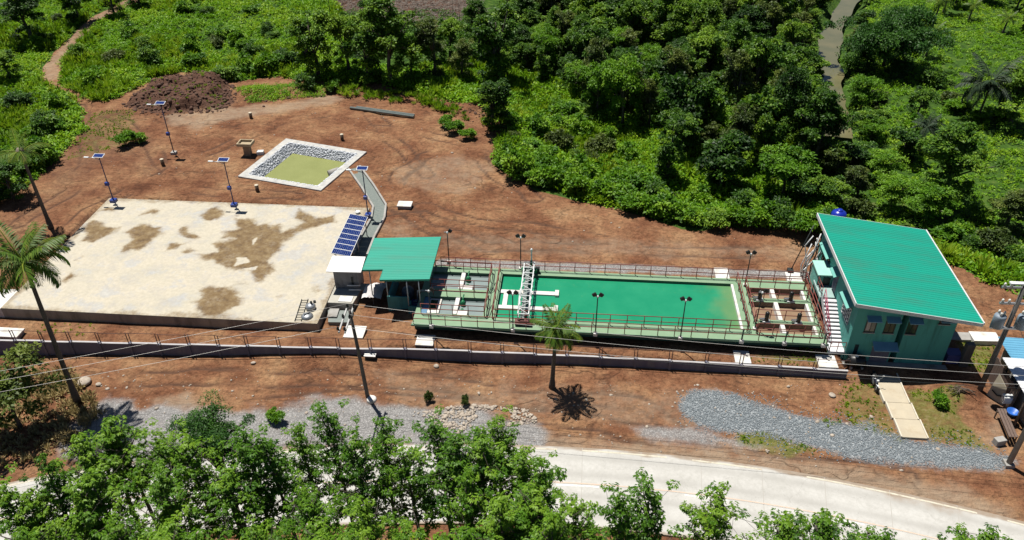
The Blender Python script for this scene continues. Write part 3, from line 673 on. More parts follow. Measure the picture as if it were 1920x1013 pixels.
# loose concrete covers
def cover(px, lab, size=(1.55, 1.25), z=.95, h=.22):
    q = unproject(px[0], px[1], z + h)
    t = thing('concrete_cover', lab, 'concrete cover', (q[0], q[1], z), 'white concrete covers')
    MB().cbox((q[0], q[1], z + h - .05), (size[0], size[1], .1)).build('lid', M_WHITE, t, .02); MB().cbox((q[0], q[1], z + h / 2 - .16), (size[0] - .12, size[1] - .12, h + .1)).build('curb', M_CONC, t)
    return t
cover((759, 382), 'white square concrete cover alone on the brown soil', (1.5, 1.1), .95, .35)
for (x0, x1, y0, y1, lab) in ((-19.15, -17.45, 51.0, 52.6, 'white concrete cover under the wooden utility pole crossarm'), (-12.7, -11.2, 49.75, 51.1, 'white concrete cover at the left front corner of the tank'), (-49.6, -46.9, 48.9, 50.1, 'white concrete cover behind the fence wall at the far left')):
    t = thing('concrete_cover', lab, 'concrete cover', ((x0 + x1) / 2, (y0 + y1) / 2, 0), 'white concrete covers')
    zt = (.93 if x0 > -14 else .3) if x0 > -40 else .25
    MB().box(x0, x1, y0, y1, zt - .1, zt + .05).build('lid', M_WHITE, t, .02); MB().box(x0 + .1, x1 - .1, y0 + .1, y1 - .1, -.9, zt - .095).build('curb', M_CONC, t)
for (x0, x1, y0, y1, z, lab) in ((13.2, 14.45, 49.6, 51.1, .96, 'white concrete step pad below the tank by the middle railing'), (19.7, 21.2, 49.6, 51.1, .96, 'white concrete step pad next to the stairs of the green building'), (13.0, 14.25, 60.0, 62.7, 1.05, 'white concrete footbridge slab behind the pool end'), (19.4, 20.75, 60.0, 62.6, 1.05, 'white concrete footbridge slab behind the mixing basins')):
    solo('step_pad', MB().box(x0, x1, y0, y1, z - 1.0, z), M_WHITE, lab, 'concrete pad', 'concrete pads round the tank', None, .02)

# ------------------------------------------------------------------ solar street lamps
M_CELL = mat('solar_cell', (.012, .03, .14), (.018, .045, .2), 2, .15, .2, spec=.6)
def solar_panel(parent, c, size, tiltx, rz, name='solar_panel'):
    p = MB().cbox(c, (size[0], size[1], .04), rz, ('X', tiltx)).build(name, M_STEELW, parent)
    M = Matrix.Rotation(rz, 3, 'Z') @ Matrix.Rotation(tiltx, 3, 'X')
    cc = Vector(c) + M @ Vector((0, 0, .024)); fr = .05
    MB().cbox(tuple(cc), (size[0] - 2 * fr, size[1] - 2 * fr, .008), rz, ('X', tiltx)).build('cells', M_CELL, p)
    return p
def solar_lamp(x, y, z, h, lab):
    t = thing('solar_street_lamp', lab, 'street lamp', (x, y, z), 'solar street lamps')
    MB().box(x - .3, x + .3, y - .3, y + .3, z - .3, z + .28).build('footing', M_BLUEB if h < 5.5 else M_CONC, t, .02)
    MB().path([(x, y, z + .2), (x, y, z + h)], [.065, .045], 10).build('pole', mat('lamp_pole_blue', (.05, .06, .13), (.035, .045, .1), 3, .5, .3), t)
    MB().cbox((x, y - .16, z + h * .42), (.38, .3, .36)).build('battery_box', M_BLUEB, t, .02)
    MB().path([(x, y, z + h - .35), (x - .75, y, z + h - .15), (x - 1.3, y, z + h - .12)], .035, 8).build('arm', M_GALV, t)
    MB().cbox((x - 1.4, y, z + h - .12), (.5, .2, .09)).build('lamp_head', M_STEELW, t, .02)
    solar_panel(t, (x, y, z + h + .12), (1.1, .62), math.radians(12), 0)
solar_lamp(-47.55, 82.0, ground_z(-47.55, 82), 6.3, 'solar street lamp standing alone on the soil left of the pond')
solar_lamp(-49.05, 70.45, 1.0, 5.3, 'solar street lamp at the back left corner of the slab')
solar_lamp(-35.84, 70.5, 1.0, 5.3, 'solar street lamp at the middle of the slab back edge')
solar_lamp(-21.25, 69.5, 1.0, 5.4, 'solar street lamp at the slab corner beside the drain channel')

# ------------------------------------------------------------------ solar array and white roofed shed
arr = thing('solar_array', 'row of eight blue solar panels on a frame along the slab edge', 'solar panels', (-21, 62.5, 1))
ax0, ax1, ay0, ay1 = -22.0, -20.25, 59.15, 66.1
for k in range(8):
    y0 = ay0 + (ay1 - ay0) * k / 8; y1 = ay0 + (ay1 - ay0) * (k + 1) / 8 - .02
    z0, z1 = 3.25, 2.95
    mb = MB().add([(ax0, y0, z0), (ax1, y0, z1), (ax1, y1, z1), (ax0, y1, z0), (ax0, y0, z0 + .05), (ax1, y0, z1 + .05), (ax1, y1, z1 + .05), (ax0, y1, z0 + .05)], [(0, 3, 2, 1), (4, 5, 6, 7), (0, 1, 5, 4), (1, 2, 6, 5), (2, 3, 7, 6), (3, 0, 4, 7)])
    p = mb.build('solar_panel', M_STEELW, arr)
    f = .035; zz = lambda x: z0 + (z1 - z0) * (x - ax0) / (ax1 - ax0) + .056
    nxc, nyc = 10, 5; mc = MB(); gxw = (ax1 - ax0 - 2 * f) / nxc; gyw = (y1 - y0 - 2 * f) / nyc
    for i in range(nxc):
        for j in range(nyc):
            a0 = ax0 + f + i * gxw; a1 = a0 + gxw - .008; b0 = y0 + f + j * gyw; b1 = b0 + gyw - .008
            mc.add([(a0, b0, zz(a0)), (a1, b0, zz(a1)), (a1, b1, zz(a1)), (a0, b1, zz(a0))], [(0, 1, 2, 3)])
    c = mc.build('cells', M_CELL, p); c['kind'] = 'stuff'
for y in (59.5, 62.6, 65.8):
    MB().tube((ax0 + .3, y, .4), (ax0 + .3, y, 3.18), .05).build('leg', M_GALV, arr); MB().tube((ax1 - .25, y, .4), (ax1 - .25, y, 2.95), .05).build('leg', M_GALV, arr)
for x, z in ((ax0 + .3, 3.14), (ax1 - .25, 2.93)): MB().tube((x, ay0, z), (x, ay1, z), .04).build('purlin', M_GALV, arr)

def rib_sheet(mb, x0, x1, y0, y1, zf, pitch=.24, rise=.022, poly=None):
    """steel roof: ribs run along x, one every pitch metres along y; zf(x, y) is the plane"""
    n = int(round((y1 - y0) / pitch)); prof = []
    for k in range(n):
        a = y0 + (y1 - y0) * k / n; w = (y1 - y0) / n
        prof += [(a, 0), (a + w * .62, .35 * rise), (a + w * .70, rise), (a + w * .9, rise), (a + w * .999, 0)]
    prof.append((y1, 0)); vs = []
    for yy, zz_ in prof: vs += [(x0, yy, zf(x0, yy) + zz_), (x1, yy, zf(x1, yy) + zz_)]
    mb.add(vs, [(2 * i, 2 * i + 1, 2 * i + 3, 2 * i + 2) for i in range(len(prof) - 1)])
    # underside
    mb.add([(x0, y0, zf(x0, y0) - .02), (x1, y0, zf(x1, y0) - .02), (x1, y1, zf(x1, y1) - .02), (x0, y1, zf(x0, y1) - .02)], [(0, 3, 2, 1)])

sh = thing('pump_shed', 'small grey concrete shed with a bright white flat roof beside the slab', 'shed', (-20.2, 57.8, 1))
M_SHW = mat('shed_wall', (.24, .24, .25), (.16, .16, .17), 1.6, .9, 0, .2, 9, dirt=(.08, .08, .085), dscale=1.5, stretch=(1, 1, .4))
mb = MB(); mb.box(-21.3, -19.1, 57.0, 58.6, .6, 3.0); mb.build('wall', M_SHW, sh)
MB().add([(-21.75, 56.5, 3.05), (-18.6, 56.5, 3.12), (-18.7, 58.75, 3.25), (-21.75, 58.75, 3.2), (-21.75, 56.5, 3.13), (-18.6, 56.5, 3.2), (-18.7, 58.75, 3.33), (-21.75, 58.75, 3.28)], [(0, 3, 2, 1), (4, 5, 6, 7), (0, 1, 5, 4), (1, 2, 6, 5), (2, 3, 7, 6), (3, 0, 4, 7)]).build('roof', mat('white_roof_sheet', (.8, .8, .79), (.74, .74, .74), 1, .5), sh)
MB().box(-19.75, -19.55, 56.97, 57.0, 1.4, 2.3).build('vent', M_DARK, sh)

# apron, hatches and small basin in front of the shed
ap = thing('concrete_apron', 'stepped grey concrete apron in front of the white roofed shed', 'apron', (-20.5, 55.8, .9))
MB().prism([(-21.45, 57.9), (-21.45, 54.85), (-19.2, 54.85), (-18.95, 56.9), (-18.4, 57.3), (-18.4, 57.9)], -.6, .96).build('slab', mat('apron_concrete', (.46, .44, .38), (.36, .35, .31), .9, .9, 0, .2, 9, dirt=(.28, .26, .22), dscale=1), ap)
MB().box(-20.55, -19.35, 55.0, 55.85, .965, 1.03).build('hatch', M_WHITE, ap, .01)
MB().prism([(-21.4, 54.5), (-19.1, 54.5), (-19.1, 52.9), (-20.9, 52.8)], -.5, .42).build('lower_step', mat('step_concrete', (.17, .2, .19), (.23, .25, .23), 1.4, .9), ap)
MB().cbox((-20.75, 53.95, .52), (.85, 1.15, .12), .06).build('hatch', M_CONC, ap, .01)
# steel bars and a crumpled tarpaulin beside the shed
for k, yy in enumerate((56.75, 56.45)):
    solo('steel_bar', MB().tube((-20.1 + .2 * k, yy, 1.5 - .25 * k), (-18.9 + .1 * k, yy, 1.55 - .25 * k), .05), M_STEELW, ['upper white steel bar propped before the shed wall', 'lower white steel bar propped before the shed wall'][k], 'bar', 'steel bars by the shed')
tx, ty = np.meshgrid(np.linspace(-1, 1, 22), np.linspace(-1, 1, 22))
tz = .75 * np.exp(-(tx ** 2 + ty ** 2) * 1.2) + .16 * fbm(tx * 3 + 7, ty * 3, .8, 31) + .12 * np.abs(vnoise(tx, ty, .3, 33))
rad = 1 - .18 * vnoise(tx, ty, .7, 36)
idx = np.arange(484).reshape(22, 22); q4 = np.stack([idx[:-1, :-1], idx[:-1, 1:], idx[1:, 1:], idx[1:, :-1]], -1).reshape(-1, 4)
tarp = link('tarpaulin', mesh_np('tarpaulin', np.stack([(tx * rad * .95).ravel(), (ty * rad * 1.15).ravel(), tz.ravel()], 1), [q4], mat('tarp_white', (.7, .68, .66), (.5, .46, .45), 2, .6), smooth=False), None, (-17.7, 56.6, .95))
tag(tarp, 'crumpled white tarpaulin heaped between the two small sheds', 'tarpaulin')

# things left on the slab's near corner
lx0 = unproject(572, 562, 1.0); lx1 = unproject(559, 603, 1.0)
lad = thing('ladder', 'thin aluminium ladder lying flat at the slab corner', 'ladder', tuple(lx0))
dl = (lx1 - lx0)[:2]; ll = np.linalg.norm(dl); dl /= ll; nl = np.array([-dl[1], dl[0]])
for s in (-.28, .28): MB().tube((*(lx0[:2] + nl * s), 1.06), (*(lx1[:2] + nl * s), 1.06), .035).build('side_rail', M_DARK, lad)
for k in range(9):
    c = lx0[:2] + dl * (ll * (k + .5) / 9); MB().tube((*(c + nl * .28), 1.07), (*(c - nl * .28), 1.07), .024).build('rung', M_DARK, lad)
q = unproject(583, 579, 1.0)
t = thing('vent_cowl', 'silver drum shaped vent cowl lying upper right of the ladder', 'vent cowl', tuple(q)); MB().lathe((q[0], q[1], 1.0), [(.42, .02), (.45, .3), (.36, .42), (.12, .55)], 18).build('drum', M_GALV, t); MB().lathe((q[0] + .1, q[1] + .05, 1.5), [(.1, 0), (.1, .25)], 10).build('stem', M_DARK, t)
q = unproject(576, 594, 1.0)
t = thing('vent_cowl', 'silver dish shaped vent cowl lying lower right of the ladder', 'vent cowl', tuple(q)); MB().lathe((q[0], q[1], 1.0), [(.5, .02), (.52, .08), (.3, .22), (.1, .27)], 18).build('dish', M_GALV, t); MB().cbox((q[0], q[1], 1.3), (.5, .07, .08), .7).build('handle', M_DARK, t)
q = unproject(590, 567, 1.0); solo('bolt_stub', MB().lathe((q[0], q[1], 1.0), [(.12, .01), (.12, .16), (.06, .2)], 10), M_DARK, 'small black pipe stub above the silver vent cowls', 'pipe stub')
q = unproject(671, 400, 1.0)
t = thing('junction_bucket', 'small white bucket with a bent handle at the slab back corner', 'bucket', tuple(q)); MB().lathe(tuple(q), [(.2, .01), (.27, .22), (.24, .24)], 14).build('bucket', M_STEELW, t); MB().path([(q[0] - .2, q[1], 1.2), (q[0] - .25, q[1], 1.45), (q[0] - .05, q[1], 1.55)], .02, 6).build('handle', M_GALV, t)

# ------------------------------------------------------------------ open green shed
gs = thing('open_shed', 'open pump shed with a notched green steel roof and low teal walls', 'shed', (-14.8, 57, .5))
zr = lambda x, y: 4.15 + .07 * (x + 18) + .035 * (y - 54)
mb = MB(); rib_sheet(mb, -18.1, -12.0, 55.5, 60.3, zr); rib_sheet(mb, -16.25, -12.0, 54.05, 55.5, zr); mb.build('roof', M_ROOF, gs)
fas = MB()
for a, b in (((-18.1, 55.5), (-16.25, 55.5)), ((-16.25, 55.5), (-16.25, 54.05)), ((-16.25, 54.05), (-12.0, 54.05)), ((-12, 54.05), (-12, 60.3)), ((-18.1, 60.3), (-18.1, 55.5))):
    d = Vector((b[0] - a[0], b[1] - a[1], 0)).normalized(); nn = Vector((d.y, -d.x, 0)) * .03
    P4 = [(a[0], a[1], zr(*a)), (b[0], b[1], zr(*b))]
    vs = [(P4[0][0], P4[0][1], P4[0][2] - .16), (P4[1][0], P4[1][1], P4[1][2] - .16), (P4[1][0], P4[1][1], P4[1][2] + .03), (P4[0][0], P4[0][1], P4[0][2] + .03)]
    vs += [(v[0] + nn.x, v[1] + nn.y, v[2]) for v in vs]
    fas.add(vs, [(0, 1, 2, 3), (7, 6, 5, 4), (0, 4, 5, 1), (3, 2, 6, 7), (0, 3, 7, 4), (1, 5, 6, 2)])
fas.build('fascia', M_ROOF, gs)
M_TEALD = mat('teal_low_wall', (.06, .26, .26), (.045, .2, .21), .8, .75, 0, .1, 12, dirt=(.03, .13, .14), dscale=.7, stretch=(1, 1, .3))
for x0, x1, y0, y1, z1 in ((-16.0, -14.05, 54.75, 54.9, 2.0), (-14.05, -13.9, 54.2, 54.9, 1.6), (-14.05, -12.9, 54.05, 54.2, 1.55), (-16.0, -15.85, 54.9, 58.5, 2.0)): MB().box(x0, x1, y0, y1, -.3, z1).build('low_wall', M_TEALD, gs)
MB().box(-15.8, -13.1, 54.95, 60, -.2, .35).build('floor', M_CONC, gs)
for x, y in ((-15.92, 54.8), (-13.98, 54.12), (-12.95, 54.12), (-17.6, 55.8), (-17.6, 59.8), (-12.6, 59.8)): MB().tube((x, y, .2), (x, y, zr(x, y) - .05), .05).build('post', M_GALV, gs)
MB().tube((-17.6, 55.8, zr(-17.6, 55.8) - .12), (-13, 55.8, zr(-13, 55.8) - .12), .05).build('beam', M_DARK, gs)
pm = thing('dosing_pump', 'dark grey pump set standing inside the open green shed', 'pump', (-14.4, 56, .35))
MB().lathe((-14.5, 56.3, .35), [(.55, 0), (.55, 1.3), (.4, 1.5), (.1, 1.55)], 16).build('vessel', mat('vessel_grey', (.14, .14, .16), (.1, .1, .12), 3, .5), pm)
MB().path([(-13.9, 55.5, 1.0), (-13.5, 55.5, 1.0), (-13.4, 55.5, 2.2), (-12.6, 55.5, 2.3)], .09, 10).build('pipe', M_GALV, pm); MB().box(-14.1, -13.3, 55.1, 55.9, .35, .95).build('motor', M_BLUEB, pm, .04)
# ------------------------------------------------------------------ treatment tank
DZ = 2.0
tank = thing('treatment_tank', 'long raised tank block with a pale green deck and sunken basins', 'tank', (3.7, 55.4, 0))
OPEN = [(-12.6, -7.45, 56.3, 58.8), (-12.7, -7.4, 52.7, 55.05), (-6.3, 14.1, 52.55, 58.9), (15.2, 20.0, 56.95, 58.4), (15.2, 20.0, 53.98, 56.42), (15.2, 20.0, 52.25, 53.46)]
TX0, TX1, TY0, TY1 = -13.15, 20.5, 51.15, 59.7
xs = sorted({TX0, TX1, *[o[0] for o in OPEN], *[o[1] for o in OPEN]}); ys = sorted({TY0, TY1, *[o[2] for o in OPEN], *[o[3] for o in OPEN]})
def is_open(x, y): return any(o[0] < x < o[1] and o[2] < y < o[3] for o in OPEN) or not (TX0 < x < TX1 and TY0 < y < TY1)
mb = MB()
for i in range(len(xs) - 1):
    for j in range(len(ys) - 1):
        if not is_open((xs[i] + xs[i + 1]) / 2, (ys[j] + ys[j + 1]) / 2):
            mb.add([(xs[i], ys[j], DZ), (xs[i + 1], ys[j], DZ), (xs[i + 1], ys[j + 1], DZ), (xs[i], ys[j + 1], DZ)], [(0, 1, 2, 3)])
mb.build('deck', M_DECK, tank)
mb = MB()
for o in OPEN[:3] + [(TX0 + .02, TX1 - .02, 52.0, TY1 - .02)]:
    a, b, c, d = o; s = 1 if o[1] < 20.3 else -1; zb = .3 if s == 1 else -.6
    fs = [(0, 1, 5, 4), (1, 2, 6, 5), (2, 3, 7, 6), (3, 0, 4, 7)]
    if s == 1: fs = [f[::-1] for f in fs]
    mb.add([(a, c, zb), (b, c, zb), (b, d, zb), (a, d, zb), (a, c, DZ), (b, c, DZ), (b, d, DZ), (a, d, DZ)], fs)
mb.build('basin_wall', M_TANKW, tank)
MB().box(TX0 + .001, TX1 - .001, TY0 + .001, 51.999, DZ - .16, DZ - .003).build('overhang_slab', M_TANKW, tank)  # added overhang: front wall stands back so the deck edge shades it
mb = MB()
for a, b, c, d in OPEN[3:]: mb.add([(a, c, .3), (b, c, .3), (b, d, .3), (a, d, .3), (a, c, DZ), (b, c, DZ), (b, d, DZ), (a, d, DZ)], [f[::-1] for f in [(0, 1, 5, 4), (1, 2, 6, 5), (2, 3, 7, 6), (3, 0, 4, 7)]])
mb.build('basin_wall', mat('stained_basin', (.20, .14, .10), (.26, .2, .15), 1, .8, dirt=(.12, .09, .06), dscale=1.2, stretch=(1, 1, .4)), tank)
mb = MB()
for x0, x1, y0, y1 in ((TX0 - .06, TX1 + .06, TY0 - .08, TY0 - .002),): mb.box(x0, x1, y0, y1, DZ - .14, DZ + .03)
mb.build('deck_lip', mat('deck_lip', (.2, .33, .22), (.15, .27, .18), 1, .8), tank)
# water
wm_, nt, N, L, pb = new_mat('pool_water')
geo = N.new('ShaderNodeNewGeometry'); POS = geo.outputs['Position']
n1w = noise(N, .35, 4, .6, POS, L); r1w = ramp(N, [(.35, (.012, .215, .108)), (.65, (.022, .25, .128))]); L.new(n1w.outputs[0], r1w.inputs[0])
sx_ = N.new('ShaderNodeSeparateXYZ'); L.new(POS, sx_.inputs[0])
nzw = noise(N, .45, 5, .6, POS, L)
e = N.new('ShaderNodeMath'); e.operation = 'MULTIPLY_ADD'; e.inputs[1].default_value = 5.0; L.new(nzw.outputs[0], e.inputs[0]); L.new(sx_.outputs[0], e.inputs[2])
mr = N.new('ShaderNodeMapRange'); mr.interpolation_type = 'SMOOTHSTEP'; mr.inputs[1].default_value = 13.2; mr.inputs[2].default_value = 17.0; mr.inputs[4].default_value = .5; L.new(e.outputs[0], mr.inputs[0])
cw = mixc(mr.outputs[0], r1w.outputs[0], (.22, .23, .075))
nsc = noise(N, 1.3, 6, .75, POS, L); rsc = ramp(N, [(.62, (0, 0, 0)), (.74, (.5, .5, .5))]); L.new(nsc.outputs[0], rsc.inputs[0]); cw = mixc(rsc.outputs[0], cw, (.06, .26, .12))
L.new(cw, pb.inputs['Base Color']); pb.inputs['Roughness'].default_value = .06; pb.inputs['Specular IOR Level'].default_value = .5
nbw = noise(N, 2.2, 4, .6, POS, L); bp = N.new('ShaderNodeBump'); bp.inputs['Strength'].default_value = .12; L.new(nbw.outputs[0], bp.inputs['Height']); L.new(bp.outputs[0], pb.inputs['Normal'])
def water(name, o, z, m):
    return MB().add([(o[0], o[2], z), (o[1], o[2], z), (o[1], o[3], z), (o[0], o[3], z)], [(0, 1, 2, 3)]).build(name, m, tank)
water('pool_water', OPEN[2], 1.74, wm_)
M_GREYW = mat('settling_water', (.19, .24, .24), (.23, .28, .27), .8, .2)
water('settling_water', OPEN[0], 1.72, M_GREYW); water('settling_water', OPEN[1], 1.72, M_GREYW)
M_BRW = mat('sludge_water', (.22, .145, .09), (.27, .185, .12), .9, .35)
for o in OPEN[3:]: water('sludge_water', o, 1.5, M_BRW)
M_BLUEL = mat('blue_lining', (.12, .24, .36), (.08, .18, .28), 1, .7)
MB().box(-12.69, -12.2, 52.72, 55.03, 1.1, 1.95).build('inlet_box', M_BLUEL, tank)
MB().box(-12.19, -11.2, 52.9, 54.9, 1.1, 1.9).build('inlet_weir', M_WHITE, tank); MB().box(-12.1, -11.5, 53.3, 54.7, 1.902, 1.91).build('weir_opening', mat('dark_green_water', (.01, .05, .035), (.01, .04, .03), 2, .2), tank)
# white launders and weir beams (concrete, cast with the tank)
MB().box(-6.28, -1.5, 56.25, 56.75, 1.3, 1.86).build('launder', M_WHITE, tank, .02); MB().box(-6.28, -1.5, 54.05, 54.52, 1.3, 1.86).build('launder', M_WHITE, tank, .02)
MB().box(-5.95, -5.55, 54.53, 56.24, 1.3, 1.84).build('launder', M_WHITE, tank, .02)
for y in (56.1, 53.9): MB().box(-1.49, -1.15, y, y + .8, 1.3, 1.95).build('launder_end', M_WHITE, tank, .02)
for o in OPEN[:2]:
    MB().box(-9.98, -9.62, o[2] + .003, o[3] - .003, 1.1, 2.06).build('weir_beam', M_WHITE, tank, .02)
    MB().box(-9.58, -8.75, o[2] + .003, o[2] + .62, 1.1, 2.0).build('sump_box', M_WHITE, tank, .02)
for o in OPEN[3:]: MB().box(17.16, 17.5, o[2] + .003, o[3] - .003, .8, 2.05).build('divider_beam', M_WHITE, tank, .02)
for a, b in ((13.9, 14.097),): MB().box(a, b, 52.56, 58.88, 1.3, 1.98).build('end_weir', M_WHITE, tank)
MB().box(19.8, 19.997, 52.26, 53.45, .9, 2.02).build('end_weir', M_WHITE, tank); MB().box(19.8, 19.997, 53.99, 56.41, .9, 2.02).build('end_weir', M_WHITE, tank); MB().box(19.8, 19.997, 56.96, 58.39, .9, 2.02).build('end_weir', M_WHITE, tank)

# pumps and mixers on the tank
for k, (x, y) in enumerate(((-9.3, 57.9), (-9.3, 54.35))):
    t = thing('sump_pump', ['green pump on the rear left settling basin', 'green pump on the front left settling basin'][k], 'pump', (x, y, 1.3), 'green basin pumps')
    MB().lathe((x, y, 1.2), [(.2, 0), (.24, .5), (.2, .9), (.1, 1.05)], 14).build('motor', M_GREENP, t); MB().lathe((x, y - .55, 1.2), [(.17, 0), (.2, .35), (.12, .55)], 12).build('valve', M_GREENP, t)
    MB().path([(x, y, 2.1), (x, y + .25, 2.35), (x, y + .75, 2.3)], .06, 8).build('pipe', M_GREENP, t)
for k, (x, y) in enumerate(((16.0, 56.68), (18.6, 56.68), (16.08, 53.72), (18.66, 53.72))):
    t = thing('mixer_motor', 'black mixer motor on the %s walkway between basins, %s of its pair' % (('rear', 'front')[k // 2], ('left', 'right')[k % 2]), 'mixer motor', (x, y, DZ), 'basin mixers')
    MB().box(x - .3, x + .3, y - .2, y + .2, DZ + .003, DZ + .12).build('base_plate', M_STEELW, t); MB().lathe((x, y, DZ + .12), [(.17, 0), (.2, .15), (.14, .3), (.18, .34), (.18, .8), (.1, .9)], 14).build('motor', M_BLACK, t)
    MB().cbox((x - .35, y, DZ + .25), (.4, .16, .16), .1).build('gearbox', M_GALV, t)

# ------------------------------------------------------------------ railings
PM = {}
def post_mesh(h=1.08):
    if h not in PM: PM[h] = MB().tube((0, 0, 0), (0, 0, h), .034, None, 6).mesh('post', M_RAIL)
    return PM[h]
def railing(p0, p1, z, lab, h=1.08, gap=1.35):
    p0 = np.array(p0, float); p1 = np.array(p1, float); Ld = np.linalg.norm(p1 - p0); k = max(1, int(round(Ld / gap)))
    t = thing('railing', lab, 'railing', (p0[0], p0[1], z), 'brown pipe railings on the tank')
    for i in range(k + 1):
        q = (p1 - p0) * i / k; link('post', post_mesh(h), t, (q[0], q[1], 0))
    for hz, nm in ((h, 'top_rail'), (h * .52, 'middle_rail')): MB().tube((*p0, z + hz), (*p1, z + hz), .036, None, 6).build(nm, M_RAIL, t)
    return t
for a, b, lab in (((-13.0, 51.22), (20.4, 51.22), 'long brown railing along the front edge of the tank deck'), ((-12.0, 59.6), (20.4, 59.6), 'long brown railing along the back edge of the tank deck'),
                  ((-6.5, 52.3), (14.3, 52.3), 'brown railing along the near side of the green pool'), ((-6.55, 52.35), (-6.55, 59.2), 'brown railing across the left end of the green pool'),
                  ((14.4, 52.35), (14.4, 59.2), 'brown railing across the right end of the green pool'), ((-12.4, 56.15), (-7.25, 56.15), 'brown railing in front of the rear settling basin'),
                  ((-7.28, 56.2), (-7.28, 58.95), 'brown railing at the right end of the rear settling basin'), ((-12.4, 58.95), (-7.3, 58.95), 'brown railing behind the rear settling basin'),
                  ((-12.6, 52.58), (-7.25, 52.58), 'brown railing in front of the front settling basin'), ((-7.22, 52.6), (-7.22, 55.2), 'brown railing at the right end of the front settling basin'),
                  ((-12.0, 55.22), (-7.25, 55.22), 'brown railing behind the front settling basin'), ((15.02, 52.12), (15.02, 58.55), 'brown railing along the left side of the brown basins'),
                  ((15.1, 58.55), (20.12, 58.55), 'brown railing behind the brown basins'), ((15.1, 52.1), (20.0, 52.1), 'brown railing in front of the brown basins'), ((20.18, 52.12), (20.18, 58.5), 'brown railing along the right side of the brown basins'),
                  ((15.2, 56.9), (20.0, 56.9), 'brown railing behind the rear walkway between brown basins'), ((15.2, 53.92), (20.0, 53.92), 'brown railing behind the front walkway between brown basins'),
                  ((20.42, 51.3), (20.42, 59.5), 'brown railing along the right end of the tank deck')):
    railing(a, b, DZ, lab)
# hoses hooked on the settling basin rails
for k, (y0, y1) in enumerate(((56.0, 57.9), (52.4, 54.6))):
    x = -6.98; pts = [(x, y1, 3.0), (x + .12, y1 - .05, 2.95), (x + .12, y0 + .2, 2.2), (x + .02, y0, 2.12), (x - .1, y0 + .2, 2.2), (x - .05, y1 - .2, 2.9)]
    solo('loop_hose', MB().path(pts, .035, 6), M_BLACK, ['black looped hose hung at the rear basin railing', 'black looped hose hung at the front basin railing'][k], 'hose', 'hoses on the railings')

# ------------------------------------------------------------------ floodlight poles round the deck
def flood(x, y, h, lab, heads=2, rz=0.0):
    t = thing('floodlight_pole', lab, 'floodlight', (x, y, DZ), 'floodlight poles round the tank')
    MB().box(x - .16, x + .16, y - .16, y + .16, DZ - .12, DZ + .16).build('base_block', M_WHITE, t, .02)
    MB().path([(x, y, DZ + .1), (x, y, DZ + h)], [.055, .04], 8).build('pole', M_DARK, t)
    MB().cbox((x, y, DZ + h), (.55, .06, .06), rz).build('bracket', M_GALV, t)
    for s in ((-1, 1) if heads == 2 else (1,)):
        MB().cbox((x + s * .27 * math.cos(rz), y + s * .27 * math.sin(rz), DZ + h + .16), (.34, .16, .28), rz, ('Y', s * .6)).build('lamp_head', M_BLACK, t, .02)
    MB().lathe((x, y, DZ + h - .12), [(.07, 0), (.1, .08), (.06, .18)], 8).build('junction', M_STEELW, t)
flood(-11.45, 51.0, 3.65, 'floodlight pole on the deck front, leftmost along the near edge', 1)
flood(-4.7, 51.0, 3.7, 'floodlight pole at the near edge left of the young palm')
flood(2.02, 51.0, 3.85, 'floodlight pole at the near edge right of the young palm')
flood(8.85, 51.0, 3.85, 'floodlight pole at the near edge toward the pool end')
flood(-11.4, 60.3, 3.3, 'floodlight pole behind the green open shed', 1)
flood(-4.75, 59.78, 3.4, 'floodlight pole behind the white gantry', 2)
flood(15.1, 58.72, 3.35, 'floodlight pole behind the brown basins', 2)
flood(15.0, 52.65, 3.75, 'floodlight pole rising in front of the brown basins', 1)
for k, x in enumerate((13.7, 17.08, 20.1)):
    t = thing('short_bollard', 'short dark post on a white block, %s along the right deck front' % ORD[k], 'post', (x, 51.02, DZ), 'short posts on the deck front')
    MB().box(x - .17, x + .17, 50.86, 51.14, DZ - .14, DZ + .14).build('base_block', M_WHITE, t, .02); MB().path([(x, 51.0, DZ + .1), (x, 51.0, DZ + 1.15)], .06, 8).build('pole', mat('post_green', (.01, .06, .04), (.015, .045, .035), 3, .5), t); MB().lathe((x, 51.0, DZ + 1.15), [(.085, 0), (.085, .05)], 8).build('cap', M_DARK, t)

# ------------------------------------------------------------------ travelling gantry
g = thing('gantry_bridge', 'white lattice gantry bridge spanning the green pool', 'gantry', (-3.9, 55.4, DZ))
x0, x1, y0, y1, zb, zt = -4.36, -3.48, 51.75, 59.25, 2.55, 3.15
for x in (x0, x1):
    MB().cbox((x, (y0 + y1) / 2, zb), (.08, y1 - y0, .08)).build('lower_chord', M_STEELW, g); MB().cbox((x, (y0 + y1) / 2, zt), (.075, y1 - y0, .075)).build('upper_chord', M_STEELW, g)
k = 9
for i in range(k + 1):
    y = y0 + (y1 - y0) * i / k
    MB().cbox(((x0 + x1) / 2, y, zt), (x1 - x0 - .1, .06, .06)).build('cross_beam', M_STEELW, g)
    for x in (x0, x1): MB().cbox((x, y, (zb + zt) / 2), (.07, .07, zt - zb - .1)).build('strut', M_STEELW, g)
    if i < k:
        y2 = y0 + (y1 - y0) * (i + 1) / k; a, b = ((x0, x1) if i % 2 else (x1, x0))
        MB().tube((a, y + .04, zt - .02), (b, y2 - .04, zt - .02), .026).build('brace', M_STEELW, g)
        for x in (x0, x1): MB().tube((x, y, zb), (x, y2, zt), .02).build('brace', M_STEELW, g)
MB().box(x0 + .16, x0 + .5, y0, y1, zb + .02, zb + .06).build('walkway', mat('grating', (.10, .13, .12), (.16, .19, .18), 5, .6), g)
